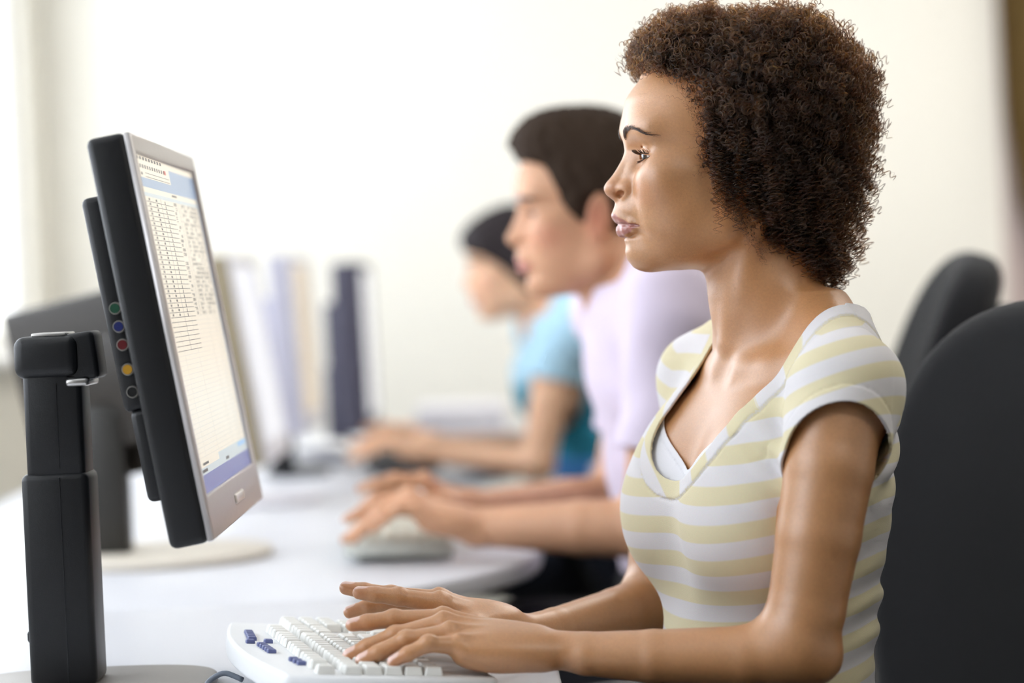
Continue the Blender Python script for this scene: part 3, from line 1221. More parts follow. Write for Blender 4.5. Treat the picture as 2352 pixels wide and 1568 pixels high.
    btn = box('power_button', (0.004, 0.060, 0.0095), bev=0.0019, seg=3, material=mat('bright_silver', srgb(232, 226, 222), 0.25, 0.4), parent=root)
    put(btn, 0.0015, 0.012, -H / 2 + 0.021)
    # back
    bc = box('back_cover', (0.026, 0.28, 0.20), bev=0.006, seg=3, material=M_BLACK, parent=root)
    put(bc, -0.0525, 0, 0.040)
    bl = box('lower_cover', (0.022, 0.28, 0.086), bev=0.006, seg=3, material=M_BLACK, parent=root)
    put(bl, -0.050, 0, -0.102)
    hp = box('mount_plate', (0.012, 0.12, 0.15), bev=0.003, seg=2, material=M_BLACK2, parent=root)
    put(hp, -0.0705, 0, 0.028)
    tb = box('vent_strip', (0.004, 0.16, 0.02), bev=0.001, seg=1, material=M_BLACK2, parent=root)
    put(tb, -0.066, 0, 0.125)
    for k, (nm, c, dz) in enumerate((('green', (24, 74, 52), 0.036), ('blue', (22, 34, 96), 0.019), ('red', (96, 16, 22), 0.002), ('yellow', (190, 140, 30), -0.021), ('black', (12, 12, 14), -0.042))):
        bm = bmesh.new()
        bmesh.ops.create_cone(bm, segments=22, radius1=0.0062, radius2=0.0056, depth=0.006, cap_ends=True)
        ring = finish('port', bm, M_STEEL, root, False)
        put(ring, -0.0535, -0.1415, dz, (rad(90), 0, 0))
        bm = bmesh.new()
        bmesh.ops.create_cone(bm, segments=18, radius1=0.0046, radius2=0.0044, depth=0.004, cap_ends=True)
        core = finish('port_core', bm, mat('port_' + nm, srgb(*c), 0.4), ring, False)
        core.location = (0, 0, 0.0022)
        tag(ring, nm + ' ringed round socket')
    # post and arm, upright
    box('hinge', (0.036, 0.05, 0.046), (0.034, -0.028, 0.324), bev=0.005, seg=3, material=M_BLACK, parent=root, rot=(0, rad(-6), 0))
    box('hinge_bolt', (0.022, 0.058, 0.008), (0.033, -0.028, 0.300), bev=0.003, seg=2, material=M_STEEL, parent=root)
    box('post_head', (0.062, 0.062, 0.040), (0.004, -0.028, 0.325), bev=0.010, seg=4, material=M_BLACK, parent=root)
    box('post_cap', (0.034, 0.045, 0.004), (0.007, -0.028, 0.346), bev=0.0015, seg=2, material=M_STEEL, parent=root)
    box('upper_post', (0.056, 0.05, 0.12), (0.008, -0.028, 0.252), bev=0.006, seg=3, material=M_BLACK, parent=root)
    box('lower_post', (0.0645, 0.058, 0.205), (0.007, -0.028, 0.1115), bev=0.007, seg=3, material=M_BLACK, parent=root)
    for z0, z1, yy in ((0.012, 0.210, -0.0572), (0.218, 0.300, -0.0532)):
        box('post_seam', (0.0012, 0.0008, z1 - z0), (0.012, yy, (z0 + z1) / 2), material=M_BLACK2, parent=root)
    out = [(0.025 + 0.125 * math.copysign(abs(math.cos(a))**0.7, math.cos(a)), -0.035 + 0.085 * math.copysign(abs(math.sin(a))**0.7, math.sin(a))) for a in np.linspace(0, 2 * math.pi, 60, endpoint=False)]
    prism('base_plate', out, 0.0003, 0.011, mat('grey_base', srgb(150, 146, 142), 0.4, 0.3), root, bev=0.004, seg=3)
    box('post_knob', (0.008, 0.012, 0.012), (-0.027, -0.028, 0.055), bev=0.003, seg=2, material=M_BLACK, parent=root)
    return root


near_monitor()


def plain_monitor(label, root_loc, centre, W, H, tilt, yaw, side, front, screen, thick=0.042, roll=0.0, stand=M_BLACK, post=0.05, base_m=None, base=(0.13, 0.10), base_dx=0.03):
    root = empty('computer_monitor', root_loc)
    tag(root, label, 'monitor', 'computer monitors in a row')
    c = Vector(centre) - Vector(root_loc)
    R = Matrix.Rotation(rad(yaw), 3, 'Z') @ Matrix.Rotation(rad(-tilt), 3, 'Y') @ Matrix.Rotation(rad(roll), 3, 'X')

    def put(o, x, y, z):
        o.location = c + R @ Vector((x, y, z))
        o.rotation_euler = R.to_euler()
    put(box('casing', (thick, W, H), bev=0.007, seg=3, material=side, parent=root), -thick / 2 - 0.004, 0, 0)
    put(frame_ring('bezel', W - 0.002, H - 0.002, 0.018, 0.018, 0.02, 0.036, 0.006, front, root), -0.005, 0, 0)
    put(box('screen', (0.003, W - 0.034, H - 0.054), material=screen, parent=root), -0.004, 0, 0.008)
    put(box('back_cover', (0.03, W * 0.6, H * 0.6), bev=0.008, seg=2, material=side, parent=root), -thick - 0.017, 0, -0.01)
    top = c + R @ Vector((-thick - 0.02, 0, -H * 0.12))
    box('post', (post, post, top.z), (top.x, top.y, top.z / 2 + 0.004), bev=0.006, seg=2, material=stand, parent=root)
    out = [(top.x + base_dx + base[0] * math.cos(a), top.y + base[1] * math.sin(a)) for a in np.linspace(0, 2 * math.pi, 48, endpoint=False)]
    prism('base_plate', out, 0.0003, 0.014, base_m or stand, root, bev=0.005, seg=3)
    return root


M_DKBROWN = mat('brown_black_plastic', srgb(40, 34, 27), 0.5, noise=0.06)
M_OLIVE = mat('taupe_plastic', srgb(150, 138, 112), 0.5, noise=0.05)
M_LAV = mat('pale_grey_plastic', srgb(184, 182, 196), 0.5, noise=0.03)
M_SLATE = mat('slate_plastic', srgb(74, 72, 88), 0.5, noise=0.05)
M_PALE = mat('pale_plastic', srgb(226, 224, 230), 0.45, noise=0.03)
S_BEIGE = emit_mat('screen_beige', srgb(226, 208, 180), 0.85)
S_WHITE = emit_mat('screen_white', srgb(226, 226, 232), 0.9)
plain_monitor('dark brown monitor turned away, right behind the post of the spreadsheet monitor', (-0.55, 3.22, 0.725), (-0.565, 3.30, 0.985), 0.34, 0.27, 6, 62, M_DKBROWN, M_DKBROWN, S_WHITE,
              roll=-9, stand=mat('black_post', srgb(38, 36, 32), 0.5), post=0.052, base_m=mat('pale_base', srgb(214, 206, 192), 0.5), base=(0.17, 0.14), base_dx=0.06)
plain_monitor('taupe edged monitor peeking out right of the spreadsheet monitor', (-0.53, 4.08, 0.725), (-0.455, 4.08, 0.990), 0.38, 0.372, 8.0, 0, M_OLIVE, M_PALE, S_WHITE, stand=M_PALE)
plain_monitor('pale grey monitor with a beige screen, second from the slate grey one', (-0.50, 4.66, 0.725), (-0.425, 4.66, 1.000), 0.40, 0.36, 2.5, 0, M_LAV, M_PALE, S_BEIGE, stand=M_BLACK, base=(0.07, 0.07))
plain_monitor('slate grey monitor, farthest along the row, left of the woman in turquoise', (-0.46, 5.25, 0.725), (-0.332, 5.25, 0.972), 0.36, 0.39, 1.0, 0, M_SLATE, M_SLATE, S_WHITE, thick=0.062, stand=M_SLATE)


# ------------------------------------------------------------------ keyboards
def make_keyboard(label, loc, yaw, tilt, body_m, key_m, L=0.36, Wd=0.186, curved=True, blue=None):
    """local x towards the typist, y along the length (towards the far end), origin under the middle"""
    t = empty('keyboard', loc, (0, 0, rad(yaw)))
    tag(t, label, 'keyboard', 'keyboards in front of the typists')
    body = empty('k', (0, 0, 0))
    bpy.data.objects.remove(body)
    pts = []
    for u in np.linspace(-1, 1, 25):
        y = u * L / 2
        x = -Wd / 2 - (0.020 * (1 - u * u) if curved else 0)
        pts.append((x, -y))
    out = [(Wd / 2, L / 2 - 0.006), (Wd / 2 - 0.006, L / 2)][::-1]
    poly = [(Wd / 2, -L / 2 + 0.006), (Wd / 2, L / 2 - 0.006), (Wd / 2 - 0.006, L / 2)] + [(x, y) for x, y in pts] + [(Wd / 2 - 0.006, -L / 2)]
    o = prism('keyboard_body', poly, 0.0, 0.022, body_m, t, bev=0.004, seg=3)
    Rt = Euler((0, rad(tilt), 0))
    lift = Vector((0, 0, 0.004 + math.sin(rad(tilt)) * Wd / 2))
    o.location = lift
    o.rotation_euler = Rt
    bm = bmesh.new()

    def key_mesh(nm, sx, sy):
        bm = bmesh.new()
        bevel_box(bm, (sx, sy, 0.0085), (0, 0, 0.00425), None, 0.0012, 1, (0.80, 0.80))
        me = bpy.data.meshes.new(nm)
        bm.to_mesh(me)
        bm.free()
        me.materials.append(key_m)
        return me
    py, px = L / 23.4, 0.0183
    cache = {}

    def key(col, row, wu=1.0, hu=1.0, extra=0.0):
        # col measured from the left (near) end of the keyboard
        k = (wu, hu)
        if k not in cache:
            cache[k] = key_mesh('key', px * hu * 0.95, py * wu * 0.93)
        y = -L / 2 + 0.006 + (col + wu / 2) * py
        x = -Wd / 2 + 0.040 + extra + (row + hu / 2 - 0.5) * px
        q = link('key', cache[k], None, t)
        q.location = lift + Rt.to_matrix() @ Vector((x, y, 0.0213))
        q.rotation_euler = Rt
    # function row
    for c in [0] + [2, 3, 4, 5] + [6.5, 7.5, 8.5, 9.5] + [11, 12, 13, 14]:
        key(c, 0, extra=-0.006)
    for c in range(13):
        key(c, 1)
    key(13, 1, 2)
    key(0, 2, 1.5)
    for c in range(13):
        key(1.5 + c, 2, 1 if c < 12 else 1.5)
    key(0, 3, 1.8)
    for c in range(11):
        key(1.8 + c, 3)
    key(12.8, 3, 2.2)
    key(0, 4, 2.3)
    for c in range(10):
        key(2.3 + c, 4)
    key(12.3, 4, 2.7)
    for c, w_ in ((0, 1.4), (1.4, 1.2), (2.6, 1.3), (3.9, 6.2), (10.1, 1.3), (11.4, 1.1), (12.5, 1.1), (13.6, 1.4)):
        key(c, 5, w_)
    for r in (1, 2):
        for c in range(3):
            key(15.4 + c, r)
    for c in range(3):
        key(15.4 + c, 0, extra=-0.006)
        key(15.4 + c, 5)
    key(16.4, 4)
    for r in range(1, 6):
        for c in range(4):
            if not (c == 3 and r in (4, 5)) :
                key(18.8 + c, r)
    if blue:
        bmm = bmesh.new()
        bevel_box(bmm, (0.0085, 0.0078, 0.004), (0, 0, 0.002), None, 0.0007, 1, (0.92, 0.92))
        me = bpy.data.meshes.new('media_key')
        bmm.to_mesh(me)
        bmm.free()
        me.materials.append(blue)
        for k in range(6):
            pass
        for (yy, xx) in [(-0.112 + 0.0115 * k, -0.073 - 0.0016 * k) for k in range(3)] + [(-0.040 + 0.0105 * k, -0.088 - 0.0006 * k) for k in range(5)] + [(0.022, -0.098), (0.026, -0.080)] + [(0.042 + 0.0115 * k, -0.093 + 0.001 * k) for k in range(5)]:
            q = link('media_key', me, None, t)
            q.location = lift + Rt.to_matrix() @ Vector((xx, yy, 0.0217))
            q.rotation_euler = Rt
        cable = [(-0.104, 0.02, 0.012), (-0.120, 0.03, 0.020), (-0.136, 0.03, 0.012), (-0.142, 0.015, 0.0042), (-0.132, -0.02, 0.0032), (-0.112, -0.05, 0.0032), (-0.08, -0.07, 0.0032), (-0.06, -0.05, 0.0032)]
        P = np.array(cable)
        tt = np.linspace(0, len(P) - 1, 40)
        pp = np.stack([np.interp(tt, np.arange(len(P)), P[:, k]) for k in range(3)], 1)
        for _ in range(4):
            pp[1:-1] = 0.25 * pp[:-2] + 0.5 * pp[1:-1] + 0.25 * pp[2:]
        tube('cable', [tuple(x) for x in pp], 0.0026, mat('grey_cable', srgb(120, 128, 140), 0.5), t)
    # feet that raise the back
    for yy in (-L / 2 + 0.05, L / 2 - 0.05):
        box('foot', (0.012, 0.03, 0.02 + 0.0 * tilt), (-Wd / 2 + 0.02, yy, 0.0105), bev=0.002, seg=1, material=body_m, parent=t)
    return t


M_KB = mat('white_keyboard_plastic', srgb(230, 231, 232), 0.5, noise=0.02, nscale=200, bump=0.1, bscale=1500)
M_KEY = mat('white_key_plastic', srgb(234, 234, 230), 0.5, noise=0.02, nscale=200)
make_keyboard('white keyboard with blue media keys under the hands of the striped top woman', (-0.163, 2.135, 0.725), 15.6, 6.0, M_KB, M_KEY, 0.345, 0.19, True, mat('blue_media_key', srgb(96, 104, 150), 0.5))
make_keyboard('pale beige keyboard under the hands of the man', (-0.175, 3.30, 0.725), 2.0, 3.0, mat('beige_keyboard', srgb(206, 208, 198), 0.5, noise=0.02), mat('beige_key', srgb(232, 230, 214), 0.5), 0.42, 0.15, False)
make_keyboard('charcoal keyboard under the hands of the woman in turquoise', (-0.235, 4.78, 0.725), 0.0, 3.0, mat('charcoal_keyboard', srgb(66, 66, 68), 0.5), mat('charcoal_key', srgb(84, 84, 84), 0.5), 0.42, 0.15, False)


# ------------------------------------------------------------------ chairs
def chair(label, loc, yaw, back_c, back_w, back_h, back_t, recline):
    """yaw: 0 faces -x; back_c: centre of the back cushion in chair space (x, z)"""
    t = empty('office_chair', loc, (0, 0, rad(yaw)))
    tag(t, label, 'chair', 'black office chairs')
    fr = Frame((0, 0, 0), 0)
    fr.R = np.eye(3)
    # back cushion: rounded panel, slightly dished
    hw, hh, ht = back_w / 2, back_h / 2, back_t / 2

    def panel(P):
        y, z, x = P[:, 1] / hw, P[:, 2] / hh, P[:, 0]
        k = (np.abs(y)**2.7 + np.abs(z)**2.7)**(1 / 2.7)
        d2 = (k - 1) * min(hw, hh) * 0.9
        edge = np.clip(-d2, 0, 0.05)
        th = ht * np.sqrt(np.clip(1 - (1 - edge / 0.05)**2, 0.0, 1)) * 1.0
        xs = x - 0.03 * (y * y) * -1.0
        dx = np.abs(xs) - ht
        q1, q2 = np.maximum(d2 + 0.03, 0), np.maximum(dx + 0.03, 0)
        return (np.sqrt(q1 * q1 + q2 * q2) - 0.03 + np.minimum(np.maximum(d2 + 0.03, dx + 0.03), 0)).astype(np.float32)
    h = 0.006
    V, Q = polygonise([U(panel, 0.01)], axis_grid([(-ht - 0.05, ht + 0.05, h)]), axis_grid([(-hw - 0.02, hw + 0.02, h)]), axis_grid([(-hh - 0.02, hh + 0.02, h)]), 4)
    o = link('backrest', mesh_np('backrest', V, Q), M_FABRIC, t, True)
    o.location = (back_c[0], 0, back_c[1])
    o.rotation_euler = (0, rad(recline), 0)
    shell = box('back_shell', (0.022, back_w * 0.82, back_h * 0.8), bev=0.008, seg=3, material=M_BLACK2, parent=t)
    Rr = Euler((0, rad(recline), 0)).to_matrix()
    shell.location = Vector(o.location) + Rr @ Vector((ht + 0.014, 0, -0.01))
    shell.rotation_euler = (0, rad(recline), 0)
    bot = Vector(o.location) + Rr @ Vector((ht + 0.02, 0, -hh * 0.7))
    tube('back_bar', [bot, bot + Vector((0.02, 0, -0.10)), (back_c[0] - 0.02, 0, 0.40), (back_c[0] - 0.20, 0, 0.385)], 0.020, M_BLACK, t)
    box('seat', (0.46, 0.47, 0.075), (back_c[0] - 0.30, 0, 0.445), bev=0.03, seg=5, material=M_FABRIC, parent=t)
    box('seat_plate', (0.22, 0.22, 0.03), (back_c[0] - 0.28, 0, 0.392), bev=0.006, seg=2, material=M_BLACK, parent=t)
    for s in (-1, 1):
        x0 = back_c[0] - 0.30
        tube('armrest', [(x0 + 0.06, s * 0.22, 0.40), (x0 + 0.07, s * 0.285, 0.47), (x0 + 0.06, s * 0.290, 0.60), (x0 - 0.02, s * 0.290, 0.655), (x0 - 0.12, s * 0.290, 0.655), (x0 - 0.17, s * 0.285, 0.61), (x0 - 0.10, s * 0.24, 0.47), (x0 - 0.06, s * 0.20, 0.40)], 0.019, M_BLACK, t, 12)
    cx = back_c[0] - 0.28
    tube('gas_lift', [(cx, 0, 0.10), (cx, 0, 0.385)], 0.026, M_BLACK2, t, 16)
    for k in range(5):
        a = 2 * math.pi * k / 5 + 0.3
        p = Vector((cx + 0.30 * math.cos(a), 0.30 * math.sin(a), 0.075))
        tube('base_leg', [(cx, 0, 0.11), tuple(Vector((cx, 0, 0.105)).lerp(p, 0.5)), tuple(p)], [0.026, 0.022, 0.016], M_BLACK, t)
        bm = bmesh.new()
        bmesh.ops.create_cone(bm, segments=18, radius1=0.028, radius2=0.028, depth=0.034, cap_ends=True)
        c = finish('caster', bm, M_BLACK2, t, False)
        c.location = (p.x, p.y, 0.029)
        c.rotation_euler = (rad(90), 0, a)
    return t


chair('black office chair behind the woman in the striped top', (0.535, 2.27, 0), 23, (0.0, 0.79), 0.50, 0.55, 0.075, 7)
chair('black office chair behind the man, its padded back leaning away', (0.612, 3.32, 0), -4, (0.0, 0.86), 0.46, 0.54, 0.078, 17)


# ------------------------------------------------------------------ small things at the far end
def paper():
    V, Q = [], []
    n, m = 24, 8
    for i in range(n):
        a = -0.9 + 1.9 * i / (n - 1)
        for j in range(m):
            V.append((0.10 * math.sin(a), -0.10 + 0.2 * j / (m - 1), 0.10 * math.cos(a) - 0.062))
    for i in range(n - 1):
        for j in range(m - 1):
            Q.append((i * m + j, (i + 1) * m + j, (i + 1) * m + j + 1, i * m + j + 1))
    o = link('paper_sheet', mesh_np('paper_sheet', np.array(V), np.array(Q)), mat('white_paper', srgb(244, 243, 240), 0.8), None, True)
    md = o.modifiers.new('thickness', 'SOLIDIFY')
    md.thickness = 0.0012
    o.location = (-0.42, 4.92, 0.7905 - 0.065)
    zmin = min(v[2] for v in V)
    o.location.z = 0.7262 - zmin + 0.001
    tag(o, 'curled white paper sheet beside the charcoal keyboard', 'paper')


paper()


def desk_box():
    t = empty('storage_box', (-0.13, 5.55, 0.725))
    box('box_body', (0.22, 0.26, 0.085), (0, 0, 0.0435), bev=0.012, seg=4, material=M_PALE, parent=t)
    box('box_lip', (0.10, 0.20, 0.006), (0.12, 0, 0.02), bev=0.002, seg=1, material=M_WHITE, parent=t)
    tag(t, 'low white box on the farthest desk beyond the forearm of the woman in turquoise', 'box')


desk_box()


# ------------------------------------------------------------------ the woman at the near desk
HW = Frame((0.2251, 2.2, 1.2011), 5.0, 0.001)
TW = Frame((0.247, 2.19, 0.0), 23.0)


def woman_torso_ops(tf=TW, bust=True, lean=0.0):
    zs = [0.44, 0.55, 0.65, 0.72, 0.78, 0.84, 0.90, 0.95, 0.99, 1.02, 1.05, 1.08]
    ca = [0, 0, 0.01, 0.014, 0.010, 0.005, 0, -0.005, -0.012, -0.02, -0.03, -0.035]
    rf = [0.115, 0.115, 0.10, 0.098, 0.092, 0.088, 0.088, 0.085, 0.075, 0.065, 0.05, 0.04]
    rb = [0.12, 0.125, 0.11, 0.10, 0.105, 0.108, 0.108, 0.108, 0.10, 0.085, 0.06, 0.045]
    rw = [0.17, 0.165, 0.125, 0.115, 0.118, 0.128, 0.14, 0.146, 0.14, 0.12, 0.085, 0.06]
    ca = [a + lean * max(0.0, z - 0.70) for a, z in zip(ca, zs)]
    ls, lb = lean * 0.30, lean * 0.18
    o = [U(p_loft(tf, zs, ca, [0] * 12, rf, rb, rw), 0.01)]
    own = tf is TW
    s = tf.s
    for b in (1, -1):
        if bust:
            o.append(U(p_ell(tf, (0.062 + lb, b * 0.066, 0.862), (0.060, 0.066, 0.062)), 0.05))
            o.append(U(p_ell(tf, (0.045 + lb, b * 0.068, 0.90), (0.05, 0.06, 0.07)), 0.05))
        o.append(U(p_cap(tf, (-0.035 + ls * 1.15, b * 0.045, 1.055), (-0.004 + ls, b * 0.155, 1.003), 0.030, 0.036), 0.04))
        o.append(U(p_ell(tf, (0.0 + ls, b * 0.162, 0.988) if not own else (0.004, 0.155, 0.986) if b > 0 else (-0.018, -0.155, 0.985), (0.050, 0.046, 0.052) if not own else (0.045, 0.042, 0.050) if b > 0 else (0.044, 0.042, 0.05)), 0.03))
    return o


def const(x):
    return lambda P: np.full(len(P), x, np.float32)


_rs = [0.0096, 0.0082, 0.0074, 0.0063]
HANDS = {
    'near': ((0.010, 2.028, 0.773),
             [([(-0.074, 2.060, 0.7965), (-0.119, 2.060, 0.7985), (-0.143, 2.057, 0.797), (-0.157, 2.055, 0.7955)], 1.0),
              ([(-0.073, 2.039, 0.7950), (-0.117, 2.037, 0.7865), (-0.143, 2.033, 0.7775), (-0.159, 2.031, 0.7715)], 1.03),
              ([(-0.067, 2.018, 0.7890), (-0.106, 2.012, 0.7860), (-0.131, 2.008, 0.7765), (-0.146, 2.006, 0.7705)], 1.0),
              ([(-0.059, 2.000, 0.7810), (-0.0855, 1.992, 0.7850), (-0.104, 1.988, 0.7775), (-0.117, 1.986, 0.7715)], 0.88)],
             ([(-0.004, 2.046, 0.766), (-0.042, 2.078, 0.768), (-0.070, 2.086, 0.772), (-0.092, 2.088, 0.774)], [0.014, 0.0115, 0.0092, 0.0072]),
             [((-0.024, 2.008, 0.770), (0.036, 0.0145, 0.0145)), ((-0.03, 2.034, 0.777), (0.040, 0.026, 0.0135))], (0.0, -0.2, 0.98)),
    'far': ((-0.010, 2.162, 0.767),
            [([(-0.079, 2.124, 0.8020), (-0.117, 2.119, 0.8105), (-0.139, 2.117, 0.8140), (-0.154, 2.116, 0.8165)], 1.0),
             ([(-0.080, 2.142, 0.8025), (-0.125, 2.140, 0.8095), (-0.151, 2.139, 0.8150), (-0.168, 2.139, 0.8185)], 1.03),
             ([(-0.078, 2.160, 0.7985), (-0.121, 2.162, 0.8005), (-0.149, 2.162, 0.7965), (-0.167, 2.162, 0.7920)], 1.0),
             ([(-0.070, 2.177, 0.7930), (-0.100, 2.184, 0.7940), (-0.119, 2.186, 0.7870), (-0.131, 2.187, 0.7810)], 0.88)],
            ([(-0.014, 2.146, 0.770), (-0.046, 2.116, 0.779), (-0.072, 2.106, 0.776), (-0.092, 2.103, 0.773)], [0.014, 0.0115, 0.0092, 0.0072]),
            [((-0.042, 2.150, 0.783), (0.036, 0.027, 0.013))], (0.0, 0.1, 0.99)),
}


def hand_ops(which, off, sc, nails, arch=0.0):
    """palm, heel, four fingers with knuckles and a thumb; off moves, sc scales about the wrist"""
    W = WORLD
    wrist, fingers, thumb, heel, dors = HANDS[which]
    w0 = np.array(wrist)
    off = np.array(off)

    def T(p):
        q = w0 + (np.array(p) - w0) * sc + off
        q[2] += arch * math.sin(math.pi * min(max((w0[0] - p[0]) / 0.16, 0), 1)) - 0.5 * arch * min(max((w0[0] - p[0]) / 0.16 - 0.6, 0), 1)
        return tuple(q)
    o = []
    mid = np.array(fingers[1][0][0])
    for pts, k in fingers:
        mcp = np.array(pts[0])
        wr = w0 + (mcp - mid) * 0.42
        o.append(U(p_cap(W, T(wr), T(mcp + np.array([0.004, 0, -0.004])), 0.0108 * sc, 0.0100 * sc), 0.016))
    for c, r in heel:
        o.append(U(p_ell(W, T(c), tuple(np.array(r) * sc)), 0.016))
    for pts, k in fingers:
        rs = [x * k * sc for x in _rs]
        P = [T(p) for p in pts]
        o.append(U(p_chain(W, P, rs, 0.0035), 0.0052))
        for j in (0, 1):     # knuckles
            p = np.array(P[j]) + np.array(dors) * rs[j] * 0.30
            o.append(U(p_ell(W, tuple(p), (rs[j] * 0.95, rs[j] * 0.82, rs[j] * 0.82)), 0.004))
        # extensor tendon on the back of the hand
        a = np.array(P[0]) + np.array(dors) * rs[0] * 0.95
        b = np.array(T(w0 + (np.array(pts[0]) - mid) * 0.3)) + np.array(dors) * 0.0095 * sc
        o.append(U(p_cap(W, tuple(a), tuple(a * 0.35 + b * 0.65), 0.0028 * sc, 0.0020 * sc), 0.005))
        nails.append((np.array(P[-1]), np.array(P[-2]), rs[-1], np.array(dors)))
    o.append(U(p_chain(W, [T(p) for p in thumb[0]], [x * sc for x in thumb[1]], 0.004), 0.010))
    return o


def hairline(c):
    return np.interp(c, [-100, -71, -40, -14, 8, 33, 63, 90, 101, 109, 117], [-22, -6, 12, 29, 41, 44, 52, 64, 82, 97, 140])


ENV = [((-34, 0, 57), (114, 112, 108)), ((36, 0, 102), (70, 76, 64)), ((-62, 0, -46), (66, 84, 84)), ((-62, 0, 0), (74, 96, 70)), ((-28, 0, -6), (52, 99, 66))]


def envelope(q, grow=0.0):
    d = np.full(len(q), 1e3)
    for c, r in ENV:
        x = q - np.array(c)
        r = np.array(r) + grow
        k0 = np.sqrt(((x / r)**2).sum(1))
        k1 = np.sqrt(((x / r**2)**2).sum(1)) + 1e-9
        d = np.minimum(d, k0 * (k0 - 1) / k1)
    return d


def coil(cl, rng, rh, pitch, ppt=9, phase=None, hand=None):
    """winds a helix round a centre line (n,3), millimetres"""
    seg = np.linalg.norm(np.diff(cl, axis=0), axis=1)
    s = np.concatenate([[0], np.cumsum(seg)])
    L = s[-1]
    n = max(8, int(L / pitch * ppt))
    t = np.linspace(0, L, n)
    p = np.stack([np.interp(t, s, cl[:, k]) for k in range(3)], 1)
    T = np.gradient(p, axis=0)
    T /= np.linalg.norm(T, axis=1)[:, None] + 1e-9
    ref = np.array([0.3, 0.9, 0.31])
    A = np.cross(T, ref)
    A /= np.linalg.norm(A, axis=1)[:, None] + 1e-9
    B = np.cross(T, A)
    ph = rng.uniform(0, 6.28) if phase is None else phase
    hd = rng.choice([-1, 1]) if hand is None else hand
    w1, w2, w3, w4 = rng.uniform(0, 6.28, 4)
    fade = np.clip(t / 15.0, 0, 1)[:, None]
    p = p + fade * (A * (1.3 * np.sin(t * 0.24 + w1))[:, None] + B * (1.3 * np.cos(t * 0.20 + w2))[:, None])
    ang = ph + hd * 2 * np.pi * t / pitch + 0.5 * np.sin(t * 0.4 + w3)
    rad_ = rh * np.clip(t / 10.0, 0.08, 1) * (1 + 0.25 * np.sin(t * 0.31 + ph))
    return p + (A * np.cos(ang)[:, None] + B * np.sin(ang)[:, None]) * rad_[:, None]


